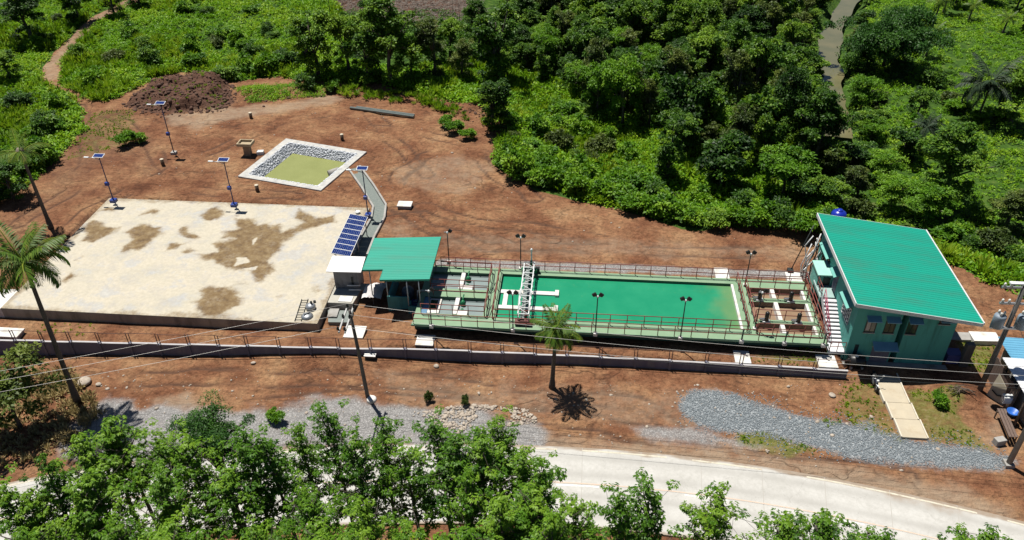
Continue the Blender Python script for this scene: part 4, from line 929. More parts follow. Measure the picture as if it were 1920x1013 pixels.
for y in (51.75, 59.2):
    MB().box(x0 - .25, x1 + .25, y - .22, y + .22, DZ + .12, zb - .06).build('end_carriage', mat('carriage_brown', (.10, .035, .03), (.14, .05, .04), 3, .6) if y < 55 else M_GREENP, g, .03)
    for x in (x0 - .1, x1 + .1):
        w = MB().path([(x, y - .07, DZ + .13), (x, y + .07, DZ + .13)], .13, 12).build('wheel', M_DARK, g)
for x in (x0, x1): MB().tube((x, 52.2, 3.9), (x, 54.2, 3.9), .025).build('handrail', M_STEELW, g); MB().tube((x, 52.2, 3.15), (x, 52.2, 3.9), .025).build('handrail_post', M_STEELW, g); MB().tube((x, 54.2, 3.15), (x, 54.2, 3.9), .025).build('handrail_post', M_STEELW, g)
m = thing('lifting_mast', 'slim green and white mast standing at the far end of the gantry', 'mast', (-3.75, 59.35, DZ))
MB().box(-3.84, -3.66, 59.27, 59.43, DZ, 3.3).build('column', M_GREENP, m); MB().box(-3.81, -3.69, 59.3, 59.4, 3.3, 4.35).build('upper_column', M_STEELW, m); MB().lathe((-3.75, 59.35, 4.35), [(.1, 0), (.12, .1), (.05, .2)], 10).build('cap', M_STEELW, m)
MB().cbox((-3.2, 59.3, DZ + .3), (.4, .3, .55)).build('control_box', M_BLACK, m)

# ------------------------------------------------------------------ two storey green building
bd = thing('control_building', 'two storey teal building with a large sloping green steel roof', 'building', (26, 57, 0))
WX0, WX1, WY0, WY1 = 22.05, 29.7, 51.2, 62.9
zf = lambda x, y: 6.62 - .137 * (x - 21.55)
mb = MB(); rib_sheet(mb, 21.5, 31.15, 50.5, 63.8, zf, .3, .035); roof = mb.build('roof', M_ROOF, bd)
M_FASC = mat('fascia_white', (.62, .64, .64), (.52, .54, .55), 2, .6)
for y, s in ((50.5, -1), (63.8, 1)):
    a, b = sorted((y, y + .05 * s)); mb = MB(); mb.add([(21.5, a, zf(21.5, 0) - .3), (31.15, a, zf(31.15, 0) - .3), (31.15, b, zf(31.15, 0) - .3), (21.5, b, zf(21.5, 0) - .3), (21.5, a, zf(21.5, 0) + .01), (31.15, a, zf(31.15, 0) + .01), (31.15, b, zf(31.15, 0) + .01), (21.5, b, zf(21.5, 0) + .01)], [(0, 3, 2, 1), (4, 5, 6, 7), (0, 1, 5, 4), (1, 2, 6, 5), (2, 3, 7, 6), (3, 0, 4, 7)]); mb.build('fascia', M_FASC, roof)
MB().box(21.43, 21.498, 50.5, 63.8, zf(21.5, 0) - .28, zf(21.5, 0) + .05).build('fascia', M_FASC, roof); MB().box(31.152, 31.25, 50.5, 63.8, zf(31.15, 0) - .14, zf(31.15, 0) + .06).build('gutter', M_FASC, roof)
def wall_y(x0, x1, y0, y1, name='wall'):
    mb = MB(); mb.prism([(x0, y0), (x1, y0), (x1, y1), (x0, y1)], -.4, [zf(x0, 0) - .06, zf(x1, 0) - .06, zf(x1, 0) - .06, zf(x0, 0) - .06]); return mb.build(name, M_TEAL, bd)
wall_y(WX0, 25.52, WY0, WY1); wall_y(25.52, 26.02, WY0 + 1.1, WY1, 'recess_wall'); wall_y(26.02, WX1, WY0 + .02, WY1)
M_AWN = mat('awning_blue', (.20, .38, .48), (.16, .32, .42), 1.5, .5)
def window_front(x0, x1, z0, z1, bars=True, sliding=False):
    w = MB().box(x0, x1, WY0 - .012, WY0 + .06, z0, z1).build('window', M_GLASS, bd)
    fr = MB(); t = .05
    for a, b, c, d in ((x0, x1, z0 - t, z0), (x0, x1, z1, z1 + t), (x0 - t, x0, z0 - t, z1 + t), (x1, x1 + t, z0 - t, z1 + t), ((x0 + x1) / 2 - .02, (x0 + x1) / 2 + .02, z0, z1)): fr.box(a, b, WY0 - .045, WY0 - .014, c, d)
    fr.build('frame', M_DARK, w)
    if sliding: MB().box(x0 + .06, x0 + .34, WY0 - .02, WY0 - .0125, z0 + .15, z1 - .05).build('curtain', mat('curtain', (.5, .42, .38), (.42, .35, .32), 3, .9), w)
    MB().box(x0 - .08, x1 + .08, WY0 - .1, WY0, z0 - .13, z0 - .055).build('sill', M_CONC, w)
def awning(x0, x1, z, d=.55, drop=.22):
    MB().add([(x0, WY0, z), (x1, WY0, z), (x1, WY0 - d, z - drop), (x0, WY0 - d, z - drop), (x0, WY0, z - .05), (x1, WY0, z - .05), (x1, WY0 - d, z - drop - .05), (x0, WY0 - d, z - drop - .05)], [(3, 2, 1, 0), (4, 5, 6, 7), (0, 4, 7, 3), (1, 2, 6, 5), (2, 3, 7, 6), (0, 1, 5, 4)]).build('awning', M_AWN, bd)
for x0, x1, sl in ((22.98, 23.7, True), (24.44, 25.14, False), (26.12, 26.8, False)): window_front(x0, x1, 3.47, 4.58, sliding=sl); awning(x0 - .16, x1 + .2, 5.05)
window_front(28.35, 29.1, 4.6, 4.9); awning(28.3, 29.35, 5.1, .4, .12)
dr = MB().box(24.0, 25.4, WY0 - .02, WY0 + .05, .4, 1.98).build('door', mat('door_grey', (.15, .14, .19), (.12, .115, .16), 1, .6), bd)
MB().box(23.92, 25.48, WY0 - .05, WY0 - .021, 1.95, 2.03).build('frame', M_CONC, dr); MB().box(25.2, 25.26, WY0 - .08, WY0 - .021, .95, 1.05).build('handle', M_GALV, dr)
awning(23.85, 25.75, 2.5, .8, .3)
MB().box(22.62, 22.92, WY0 - .03, WY0 + .02, 1.1, 2.1).build('window', M_GLASS, bd)
# left side
def window_left(y0, y1, z0, z1, grid=False):
    w = MB().box(WX0 - .012, WX0 + .05, y0, y1, z0, z1).build('window', M_GLASS, bd)
    fr = MB(); t = .05
    for a, b, c, d in ((y0, y1, z0 - t, z0), (y0, y1, z1, z1 + t), (y0 - t, y0, z0 - t, z1 + t), (y1, y1 + t, z0 - t, z1 + t), ((y0 + y1) / 2 - .02, (y0 + y1) / 2 + .02, z0, z1)): fr.box(WX0 - .045, WX0 - .014, a, b, c, d)
    if grid:
        for k in range(1, 5): fr.box(WX0 - .04, WX0 - .015, y0, y1, z0 + (z1 - z0) * k / 5 - .02, z0 + (z1 - z0) * k / 5 + .02)
        for k in range(1, 6): fr.box(WX0 - .05, WX0 - .041, y0 + (y1 - y0) * k / 6 - .02, y0 + (y1 - y0) * k / 6 + .02, z0, z1)
    fr.build('frame', M_STEELW if grid else M_DARK, w)
window_left(52.35, 54.2, 3.15, 4.65, True); window_left(59.35, 60.0, 3.25, 4.45); window_left(60.45, 61.5, 3.3, 4.0)
dl_ = MB().box(WX0 - .02, WX0 + .05, 56.6, 57.6, 3.02, 5.0).build('door', mat('door_grey', (.15, .14, .19), (.12, .115, .16), 1, .6), bd); MB().box(WX0 - .06, WX0 - .021, 56.7, 56.78, 3.9, 4.1).build('handle', M_GALV, dl_)
for y0, y1 in ((52.2, 54.4), (56.4, 57.8), (59.1, 61.7)):
    MB().add([(WX0, y0, 5.1), (WX0, y1, 5.1), (WX0 - .5, y1, 4.86), (WX0 - .5, y0, 4.86), (WX0, y0, 5.05), (WX0, y1, 5.05), (WX0 - .5, y1, 4.81), (WX0 - .5, y0, 4.81)], [(0, 1, 2, 3), (7, 6, 5, 4), (0, 3, 7, 4), (1, 5, 6, 2), (2, 6, 7, 3), (0, 4, 5, 1)]).build('awning', M_TEAL2, bd)
# stairs and landing
M_STEP = mat('stair_white', (.62, .62, .64), (.52, .52, .54), 2, .8)
for k in range(11):
    y = 52.45 + k * .315; z = 1.32 + k * .165
    MB().box(20.98, WX0 - .003, y, y + .36, z - .1, z).build('step', M_STEP, bd)
MB().add([(20.98, 52.45, .9), (20.98, 56.1, 2.85), (20.98, 56.1, 3.1), (20.98, 52.45, 1.2), (20.88, 52.45, .9), (20.88, 56.1, 2.85), (20.88, 56.1, 3.25), (20.88, 52.45, 1.45)], [(0, 1, 2, 3), (7, 6, 5, 4), (3, 2, 6, 7), (0, 4, 5, 1), (0, 3, 7, 4), (1, 5, 6, 2)]).build('stringer', M_STEP, bd)
MB().box(20.75, WX0 - .003, 56.1, 58.6, 2.8, 3.02).build('landing', mat('landing_teal', (.30, .42, .40), (.25, .36, .34), 2, .8), bd); MB().box(20.75, WX0 - .003, 51.3, 52.44, 1.0, 1.16).build('landing', M_STEP, bd)
for x, y, z in ((20.85, 58.5, 2.8), (20.85, 56.2, 2.8), (20.85, 51.4, 1.0), (21.9, 51.4, 1.0)): MB().box(x - .1, x + .1, y - .1, y + .1, -.3, z).build('landing_post', M_TEAL2, bd)
bx = MB().box(20.85, WX0 - .003, 57.9, 59.9, 2.0, 4.0).build('porch_box', M_TEAL2, bd); MB().box(20.75, WX0 - .003, 57.75, 60.0, 4.003, 4.12).build('porch_roof', mat('porch_roof_mint', (.33, .60, .52), (.28, .55, .47), 1, .7), bx)
MB().box(21.3, 21.9, 57.86, 57.898, 2.1, 3.8).build('porch_door', M_DARK, bx)
M_PINK = mat('rail_pink', (.42, .06, .12), (.34, .05, .1), 3, .5)
for k in range(6):
    y = 52.5 + k * .68; z = 1.25 + (y - 52.45) / 3.15 * 1.65
    MB().tube((21.0, y, z - .1), (21.0, y, z + .95), .028, None, 6).build('stair_post', M_PINK, bd)
for h in (.5, .95): MB().tube((21.0, 52.5, 1.27 + h), (21.0, 55.95, 3.08 + h), .03, None, 6).build('handrail', M_PINK, bd)
for a, b in (((20.8, 51.35), (22.0, 51.35)),):
    for h in (.5, .95): MB().tube((*a, 1.16 + h), (*b, 1.16 + h), .028, None, 6).build('landing_rail', M_RAIL, bd)
    for k in range(3): x = a[0] + (b[0] - a[0]) * k / 2; MB().tube((x, a[1], 1.16), (x, a[1], 2.11), .028, None, 6).build('landing_post', M_RAIL, bd)
for y0, y1 in ((56.2, 57.7),):
    for h in (.5, .95): MB().tube((20.85, y0, 3.02 + h), (20.85, y1, 3.02 + h), .028, None, 6).build('landing_rail', M_RAIL, bd)
    for y in (56.2, 56.95, 57.7): MB().tube((20.85, y, 3.02), (20.85, y, 3.97), .028, None, 6).build('landing_post', M_RAIL, bd)
MB().box(WX0 - .2, WX1 + .3, WY0 - .5, WY0, -.3, .42).build('plinth', M_CONC, bd)
# tangle of scaffold pipes at the back corner of the building
sc_ = thing('pipe_scaffold', 'tangled white and dark pipes rising at the back corner of the building', 'pipes', (21.4, 62.6, 1))
rr_ = np.random.default_rng(4)
for k in range(13):
    x = 20.6 + rr_.uniform(0, 1.3); y = 61.0 + rr_.uniform(0, 2.2); h = rr_.uniform(2.2, 5.2)
    pts = [(x, y, .8), (x + rr_.uniform(-.2, .2), y + rr_.uniform(-.1, .2), .8 + h * .4), (x + rr_.uniform(-.3, .6), y + rr_.uniform(-.2, .4), .8 + h * .75), (x + rr_.uniform(-.1, .7), y + rr_.uniform(-.2, .3), .8 + h)]
    MB().path(pts, .05, 7).build('pipe', M_STEELW if k % 3 else M_DARK, sc_)
for z in (2.2, 3.6): MB().tube((20.6, 61.2, z), (21.9, 63.0, z), .045).build('cross_pipe', M_STEELW, sc_)
MB().tube((19.9, 62.6, 1.0), (21.3, 63.4, 5.6), .05).build('stay', M_DARK, sc_); MB().box(19.65, 20.15, 62.35, 62.85, .8, 1.3).build('anchor', M_DARK, sc_)
# blue water tank behind the building on a stand
q = (23.9, 65.3)
wt = thing('water_tank', 'round blue plastic water tank peeking over the back of the green roof', 'water tank', (q[0], q[1], 1))
MB().lathe((q[0], q[1], 4.9), [(.5, 0), (.66, .04), (.68, .35), (.65, .4), (.68, .45), (.68, .85), (.6, 1.05), (.32, 1.2), (.26, 1.22), (.26, 1.32), (.1, 1.34)], 24).build('body', mat('tank_blue', (.008, .025, .30), (.01, .03, .36), 2, .3, spec=.5), wt)
for a, b in ((-.5, -.5), (.5, -.5), (.5, .5), (-.5, .5)): MB().tube((q[0] + a, q[1] + b, .4), (q[0] + a, q[1] + b, 4.8), .06).build('leg', M_GALV, wt)
MB().box(q[0] - .72, q[0] + .72, q[1] - .72, q[1] + .72, 4.78, 4.9).build('platform', M_GALV, wt)
# drums, tank and clutter along the front
t = thing('black_tank', 'low black plastic water tank under the front wall of the building', 'tank', (22.75, 50.75, 0))
MB().path([(22.2, 50.6, .92), (22.3, 50.6, .92), (23.4, 50.6, .92), (23.5, 50.6, .92)], [.3, .48, .48, .3], 20).build('body', M_BLACK, t); MB().box(22.35, 22.5, 50.2, 51.0, .05, .55).build('cradle', M_CONC, t); MB().box(23.2, 23.35, 50.2, 51.0, .05, .55).build('cradle', M_CONC, t); MB().lathe((22.75, 50.6, 1.38), [(.14, 0), (.14, .08)], 12).build('lid', M_STEELW, t)
q = unproject(1592, 686, .3); solo('car_tyre', MB().path([(q[0] + .36 * math.cos(a), q[1] - .1, ground_z(q[0], q[1]) + .46 + .36 * math.sin(a)) for a in np.linspace(0, 2 * math.pi, 22)], .12, 8, False), M_BLACK, 'black rubber tyre leaning below the left corner of the building', 'tyre')
q = unproject(1783, 672, .6); cz = ground_z(q[0], q[1])
t = thing('blue_crate', 'bluish plastic crate stacked by the right corner of the building', 'crate', (q[0], q[1], 0)); mb = MB()
for a, b, c, d in ((-.5, .5, -.4, -.36), (-.5, .5, .36, .4), (-.5, -.46, -.36, .36), (.46, .5, -.36, .36)): mb.box(q[0] + a, q[0] + b, q[1] + c, q[1] + d, cz, cz + .85)
M_CRATE = mat('crate_blue', (.10, .10, .28), (.08, .08, .22), 2, .6)
mb.box(q[0] - .46, q[0] + .46, q[1] - .36, q[1] + .36, cz + .02, cz + .08); mb.build('box', M_CRATE, t); MB().cbox((q[0], q[1], cz + .9), (1.1, .85, .06), 0, ('X', .1)).build('lid', M_CRATE, t)
q = unproject(1740, 678, .2); t = thing('scrap_heap', 'dark scrap pipes lying under the front wall right of the door', 'scrap', (q[0], q[1], 0))
for k in range(5): MB().tube((q[0] - 1.2 + .1 * k, q[1] + .08 * k, .46 + .06 * (k % 2)), (q[0] + 1.1 - .25 * k, q[1] + .1 * k, .48 + .05 * k), .06).build('pipe', M_DARK if k % 2 else M_GALV, t)
solo('stub_column', MB().cbox((31.4, 51.4, 1.1), (.62, .5, 3.0)), mat('column_concrete', (.16, .145, .125), (.11, .1, .09), 2, .9, 0, .3, 9, stretch=(1, 1, .3)), 'thick dark concrete column standing free right of the building', 'column', None, None, .03)
q0 = unproject(1783, 623, .7); q1 = unproject(1818, 624, .7)
solo('grey_pavement', MB().prism([tuple(unproject(a, b, .6)[:2]) for a, b in ((1780, 620), (1818, 622), (1822, 636), (1778, 635))][::-1], -.2, .5), M_CONC, 'grey concrete strip behind the free standing column', 'pavement')
solo('white_pavement', MB().prism([tuple(unproject(a, b, .65)[:2]) for a, b in ((1817, 619), (1868, 621), (1878, 638), (1828, 637))][::-1], -.2, .52), M_WHITE, 'white concrete slab left of the transformers', 'pavement')

# footpath of three concrete slabs stepping down to the gravel
fp = thing('footpath', 'cream concrete footpath stepping down from the building to the gravel', 'footpath', (25.4, 46, 0))
M_PATH = mat('path_cream', (.48, .42, .31), (.42, .37, .28), 1, .9, 0, .2, 9, dirt=(.4, .33, .23), dscale=1.2); M_KERB = mat('path_kerb', (.62, .57, .46), (.5, .46, .38), 2, .9)
for k, (y0, y1, xo, z) in enumerate(((46.75, 50.6, 0, .40), (45.05, 46.748, .11, .375), (43.2, 45.048, .22, .35))):
    MB().box(24.12 + xo, 25.88 + xo, y0, y1, -.3, z - .15).build('path_slab', M_PATH, fp)
    for x in (24.02 + xo, 25.88 + xo): MB().box(x + .001, x + .099, y0, y1, -.3, z - .08).build('kerb', M_KERB, fp)
# ------------------------------------------------------------------ perimeter wall with pipe fence
fx = [-51.0, -48.4, -45.79, -43.45, -41.1, -38.65, -36.1, -33.66, -31.17, -28.73, -26.33, -23.7, -21.1, -18.8, -16.2, -13.36, -10.85, -8.07, -5.43, -2.79, -.2, 2.5, 5.3, 8.05, 10.9, 13.6, 16.6, 19.3, 21.9]
fy = lambda x: float(np.interp(x, [-51, -47, -18.7, -13.4, 1.4, 12, 21.9], [47.3, 47.4, 48.7, 49.05, 49.5, 49.5, 49.42]))
ftop = lambda x: float(np.interp(x, [-51, -47, -18.7, -13.5, -13.3, 1.4, 21.9], [1.2, 1.2, 1.08, 1.0, 1.1, .86, .84]))
def fbase(x): return ground_z(x, fy(x)) - .5
M_FPOST = mat('fence_post_steel', (.13, .07, .055), (.09, .05, .04), 4, .6, .2)
for part, (i0, i1, lab) in enumerate(((0, 15, 'low grey perimeter wall with pipe fence in front of the slab'), (15, 28, 'low grey perimeter wall with pipe fence in front of the tank'))):
    pw = thing('perimeter_wall', lab, 'wall', (fx[i0], fy(fx[i0]), 0), 'perimeter walls')
    for i in range(i0, i1):
        a, b = fx[i], fx[i + 1]; zt = ftop((a + b) / 2) + (-.03 if i % 2 else .03); nn = .075
        MB().prism([(a + .02, fy(a) - nn), (b - .02, fy(b) - nn), (b - .02, fy(b) + nn), (a + .02, fy(a) + nn)], min(fbase(a), fbase(b)), zt).build('wall_panel', M_WALLF, pw)
        MB().prism([(a + .0, fy(a) - nn - .015), (b - .0, fy(b) - nn - .015), (b - .0, fy(b) + nn + .015), (a + .0, fy(a) + nn + .015)], zt + .002, zt + .06).build('coping', mat('coping', (.44, .43, .43), (.36, .35, .36), 1, .9), pw)
        MB().box(a - .09, a + .09, fy(a) - .16, fy(a) + .16, fbase(a), zt + .07).build('pier', M_WALLF, pw)
        for s in (-.12, .12): MB().tube((a + s, fy(a), zt + .05), (a + s, fy(a), zt + 1.12), .036, None, 6).build('fence_post', M_FPOST, pw)
        for h in (1.05,): MB().tube((a, fy(a), zt + h), (b, fy(b), zt + h), .026, None, 5).build('fence_rail', M_FPOST, pw)

# small meter box low on the wall
q = unproject(693, 678, .3)
t = thing('meter_box', 'small light topped meter box on the outer face of the perimeter wall', 'meter box', (q[0], q[1], 0)); zb_ = .35
MB().box(q[0] - .42, q[0] + .42, fy(q[0]) - .5, fy(q[0]) - .12, zb_ - .1, zb_ + .3).build('box', M_DARK, t); MB().box(q[0] - .48, q[0] + .48, fy(q[0]) - .56, fy(q[0]) - .1, zb_ + .302, zb_ + .38).build('lid', M_WHITE, t)

# ------------------------------------------------------------------ utility poles and wires
up = thing('utility_pole', 'dark slanting wooden utility pole with double crossarm before the wall', 'utility pole', (-15.46, 44.41, 0))
PT = (-15.75, 44.15)
MB().path([(-15.46, 44.41, -.6), (-15.6, 44.28, 4.5), (PT[0], PT[1], 8.75)], [.16, .135, .105], 12).build('pole', M_POLE, up)
for s in (-.22, .22):
    MB().cbox((PT[0] + s - .15, PT[1] - .55, 8.35), (.1, 3.0, .13), .05).build('crossarm', mat('crossarm_grey', (.45, .45, .44), (.35, .35, .34), 3, .8), up)
INS = [(PT[0] - .15, PT[1] - .55 + d, 8.42) for d in (1.3, .1, -1.3)]
for c in INS:
    for s in (-.24, .24): MB().lathe((c[0] + s, c[1], c[2]), [(.05, 0), (.11, .05), (.06, .1), (.11, .16), (.06, .22), (.05, .3)], 10).build('insulator', M_BLACK, up)
for s in (-1, 1): MB().tube((PT[0], PT[1], 7.6), (PT[0] - .1, PT[1] - .5 + s * 1.0, 8.3), .03).build('brace', M_GALV, up)
q = on_ground(697, 750); solo('concrete_collar', MB().lathe((q[0], q[1], q[2] - .05), [(.42, 0), (.36, .22), (.2, .26)], 10), M_WHITE, 'broken white concrete collar at the foot of the wooden pole', 'concrete collar')
p2 = thing('utility_pole', 'slanted grey concrete utility pole at the lower right edge by the gravel', 'utility pole', (31.0, 41.27, 0))
MB().path([(31.0, 41.27, -.5), (31.05, 41.25, 10.2)], [.2, .13], 12).build('pole', mat('pole_grey', (.24, .22, .2), (.17, .155, .14), 2, .9, 0, .2, 10), p2)
MB().cbox((31.1, 41.2, 8.2), (.12, 2.4, .14)).build('crossarm', M_GALV, p2); MB().box(30.7, 31.3, 40.95, 41.6, -.2, .25).build('footing', M_CONC, p2)
p3 = thing('transformer_pole', 'tall dark utility pole carrying transformers beside the right house', 'utility pole', (31.8, 48.7, 0))
MB().path([(31.8, 48.7, -.5), (31.75, 48.72, 10.6)], [.21, .15], 12).build('pole', mat('pole_darkgrey', (.13, .125, .12), (.09, .085, .08), 2, .9, 0, .2, 10), p3)
for z, hw in ((10.0, 1.5), (8.6, 1.2)): 
    MB().cbox((31.75, 48.72, z), (2 * hw, .14, .14)).build('crossarm', M_GALV, p3)
    for d in (-hw + .15, -hw + .6, hw - .6, hw - .15): MB().lathe((31.75 + d, 48.72, z + .07), [(.05, 0), (.1, .06), (.06, .12), (.1, .2), (.05, .3)], 8).build('insulator', M_PVC, p3)
MB().cbox((31.9, 48.6, 10.45), (2.6, .3, .12)).build('lightning_bar', M_STEELW, p3)
for k, (dx, dz) in enumerate(((-.85, 6.5), (.8, 6.5))):
    c = (31.77 + dx, 48.6, dz); dm = MB().lathe(c, [(.3, 0), (.42, .06), (.42, 1.0), (.38, 1.1), (.2, 1.18)], 18).build('transformer', mat('transformer_grey', (.22, .27, .32), (.17, .21, .26), 2, .5), p3)
    for a in (0, 2.1, 4.2): MB().lathe((c[0] + .2 * math.cos(a), c[1] + .2 * math.sin(a), c[2] + 1.12), [(.06, 0), (.1, .07), (.06, .13), (.1, .2), (.05, .34)], 8).build('bushing', M_PVC, dm)
MB().cbox((31.77, 48.62, 6.45), (2.5, .2, .14)).build('hanger', M_GALV, p3)
def wire(a, b, sag, lab, r=.013, m=None):
    a, b = np.array(a), np.array(b); pts = []
    for t in np.linspace(0, 1, 25): p = a + (b - a) * t; p = p.copy(); p[2] -= sag * 4 * t * (1 - t); pts.append(tuple(p))
    solo('power_wire', MB().path(pts, r, 5), m or mat('wire_aluminium', (.55, .53, .5), (.45, .43, .4), 2, .5, .3), lab, 'wire', 'overhead power wires')
nm = ('far', 'middle', 'near')
for k, (c, yl, yr) in enumerate(zip(INS, ((-37.4, 36.4), (-36.9, 35.6), (-36.3, 34.7)), (42.1, 41.2, 40.35))):
    wire((c[0] - .3, c[1], c[2] + .28), (yl[0] - 18, yl[1] - 7.0, 8.6), .35, '%s overhead wire running left from the wooden pole crossarm' % nm[k])
    wire((c[0] + .3, c[1], c[2] + .28), (31.1, yr, 8.35), .55, '%s overhead wire running right from the wooden pole crossarm' % nm[k])
wire((PT[0], PT[1], 7.3), (31.0, 41.3, 7.2), .7, 'lowest overhead cable running right from the wooden pole', .014, M_DARK)
wire((31.0, 41.3, 7.6), (31.75, 48.7, 7.9), .3, 'short service cable between the two right hand poles', .016, M_DARK)

# ------------------------------------------------------------------ house at the right edge
hs = thing('roadside_house', 'low house at the right edge with white and blue roof sheets', 'house', (37, 47, 0))
M_PLANK = mat('plank_brown', (.16, .11, .09), (.11, .08, .065), 2, .85, 0, .2, 14, stretch=(4, 4, .4))
M_BLUER = mat('roof_blue_sheet', (.12, .34, .50), (.10, .29, .44), 1, .45)
MB().box(33.7, 41, 43.3, 49.0, -.3, 2.7).build('wall', M_CONC, hs); MB().box(34.3, 41, 49.0, 51.8, -.3, 2.7).build('wall', M_CONC, hs)
mb = MB(); rib_sheet(mb, 32.7, 41.5, 42.9, 49.2, lambda x, y: 3.15 - .02 * (x - 33), .3, .04); mb.build('roof', mat('roof_white_sheet', (.74, .75, .76), (.66, .67, .69), 1, .5, .1, dirt=(.55, .53, .5), dscale=1), hs)
mb = MB(); rib_sheet(mb, 33.6, 41.5, 49.25, 52.1, lambda x, y: 2.85 - .02 * (x - 33), .3, .04); mb.build('roof', M_BLUER, hs)
for k in range(14): y = 46.6 + k * .3; MB().box(33.0, 33.05, y, y + .285, .0, 2.25 + .05 * ((k * 7) % 3)).build('plank', M_PLANK, hs)
for y in (46.55, 48.7, 50.85): MB().box(33.052, 33.15, y - .06, y + .06, -.2, 2.5).build('post', M_DARK, hs)
for y in (43.1, 45.2, 46.4): MB().box(32.9, 33.05, y - .08, y + .08, -.2, 3.05).build('post', M_WOODP, hs)
q = unproject(1890, 748, 1.3); ac = thing('air_conditioner', 'white air conditioner unit on the wall of the right house', 'air conditioner', (q[0], q[1], 1)); MB().cbox((q[0], q[1], 1.3), (.8, .5, .6)).build('case', M_STEELW, ac, .03); MB().path([(q[0] - .405, q[1] + .2 * math.cos(a), 1.3 + .2 * math.sin(a)) for a in np.linspace(0, 6.283, 14)], .02, 6, False).build('fan_ring', M_DARK, ac); MB().cbox((q[0] + .3, q[1], .62), (.1, .1, 1.6)).build('stand', M_GALV, ac)
q = unproject(1846, 742, 0); t = thing('leaning_sheet', 'pale plywood sheet leaning behind the transformer pole', 'plywood sheet', (q[0], q[1], 0)); MB().add([(32.15, 48.3, .0), (33.0, 47.3, .0), (33.05, 47.6, 1.3), (32.55, 48.5, 2.1), (32.19, 48.34, .0), (33.04, 47.34, .0), (33.09, 47.64, 1.3), (32.59, 48.54, 2.1)], [(0, 1, 2, 3), (7, 6, 5, 4), (0, 4, 5, 1), (1, 5, 6, 2), (2, 6, 7, 3), (3, 7, 4, 0)]).build('sheet', mat('ply_cream', (.5, .45, .34), (.4, .36, .27), 2, .8), t); MB().path([(32.3, 48.15, .8), (32.6, 47.8, .55), (32.9, 47.5, .75)], .05, 6).build('strap', M_DARK, t)
q = unproject(1898, 775, .9); t = thing('blue_basin', 'bright blue plastic basin on the bench under the house roof', 'basin', (q[0], q[1], .8)); MB().lathe((q[0], q[1], .8), [(.25, 0), (.4, .3), (.43, .3), (.28, .03)], 16).build('bowl', mat('basin_blue', (.03, .14, .5), (.02, .11, .42), 2, .4), t)
bn = thing('plank_bench', 'rough plank bench beside the right house wall', 'bench', (32.2, 44.6, 0))
for k in range(3): MB().cbox((31.85 + .22 * k, 44.7, .75), (.18, 2.9, .06), -.1).build('plank', M_PLANK, bn)
for y in (43.5, 45.9):
    for dx in (-.22, .25): MB().box(32.07 + dx - .04, 32.07 + dx + .04, y - .04, y + .04, -.1, .715).build('leg', M_WOODP, bn)
q = unproject(1873, 830, .1); solo('stone_block', MB().cbox((q[0], q[1], .22), (.75, .5, .55), .3), M_CONC, 'grey stone block between the bench and the lower right pole', 'block', None, None, .04)
q = unproject(1800, 735, .4); t = thing('branch_pile', 'heap of dry brown branches on the soil mound before the transformer pole', 'branches', (q[0], q[1], q[2])); rr_ = np.random.default_rng(8)
for k in range(12):
    a = rr_.uniform(0, 6.28); x = q[0] + rr_.uniform(-.5, .5); y = q[1] + rr_.uniform(-.3, .3); z = ground_z(x, y) + .12; l = rr_.uniform(.5, 1.2)
    MB().path([(x - l * math.cos(a), y - l * .5 * math.sin(a), z), (x, y, z + rr_.uniform(.1, .3)), (x + l * math.cos(a), y + l * .5 * math.sin(a), z - .02)], [.035, .03, .012], 5).build('branch', M_WOODP, t)

# ------------------------------------------------------------------ parked motorcycle by the footpath
q = unproject(1638, 720, .2); mx, my = q[0], q[1]; gz0 = ground_z(mx, my)
mc = thing('motorcycle', 'small dark motorcycle parked at the top of the footpath', 'motorcycle', (mx, my, gz0))
for dy in (-.62, .62):
    w = MB().path([(mx, my + dy + .28 * math.cos(a), gz0 + .3 + .28 * math.sin(a)) for a in np.linspace(0, 6.2832, 21)], .055, 8, False).build('wheel', M_BLACK, mc)
    MB().path([(mx - .05, my + dy, gz0 + .3), (mx + .05, my + dy, gz0 + .3)], .17, 12).build('rim', M_GALV, w)
MB().path([(mx, my - .55, gz0 + .55), (mx, my - .1, gz0 + .72), (mx, my + .35, gz0 + .78), (mx, my + .8, gz0 + .82)], [.1, .15, .14, .07], 10).build('body', mat('bike_dark', (.015, .018, .03), (.02, .025, .045), 3, .3), mc)
MB().cbox((mx, my + .3, gz0 + .9), (.24, .75, .1)).build('seat', M_BLACK, mc, .03); MB().cbox((mx, my, gz0 + .42), (.26, .45, .32)).build('engine', M_GALV, mc, .04)
for s in (-.07, .07): MB().tube((mx + s, my - .62, gz0 + .3), (mx + s, my - .42, gz0 + 1.0), .025).build('fork', M_GALV, mc)
MB().path([(mx - .38, my - .28, gz0 + 1.06), (mx - .1, my - .42, gz0 + 1.03), (mx + .1, my - .42, gz0 + 1.03), (mx + .38, my - .28, gz0 + 1.06)], .02, 6).build('handlebar', M_GALV, mc)
for s in (-1, 1): MB().tube((mx + s * .3, my - .32, gz0 + 1.06), (mx + s * .36, my - .34, gz0 + 1.28), .012).build('mirror_stalk', M_GALV, mc); MB().cbox((mx + s * .38, my - .35, gz0 + 1.31), (.15, .03, .09)).build('mirror', M_STEELW, mc)
MB().lathe((mx, my - .52, gz0 + .86), [(.05, 0), (.1, .05), (.1, .16), (.05, .2)], 12).build('headlight', M_STEELW, mc); MB().cbox((mx, my - .66, gz0 + .64), (.13, .5, .05), 0, ('X', -.25)).build('front_mudguard', M_STEELW, mc, .02)

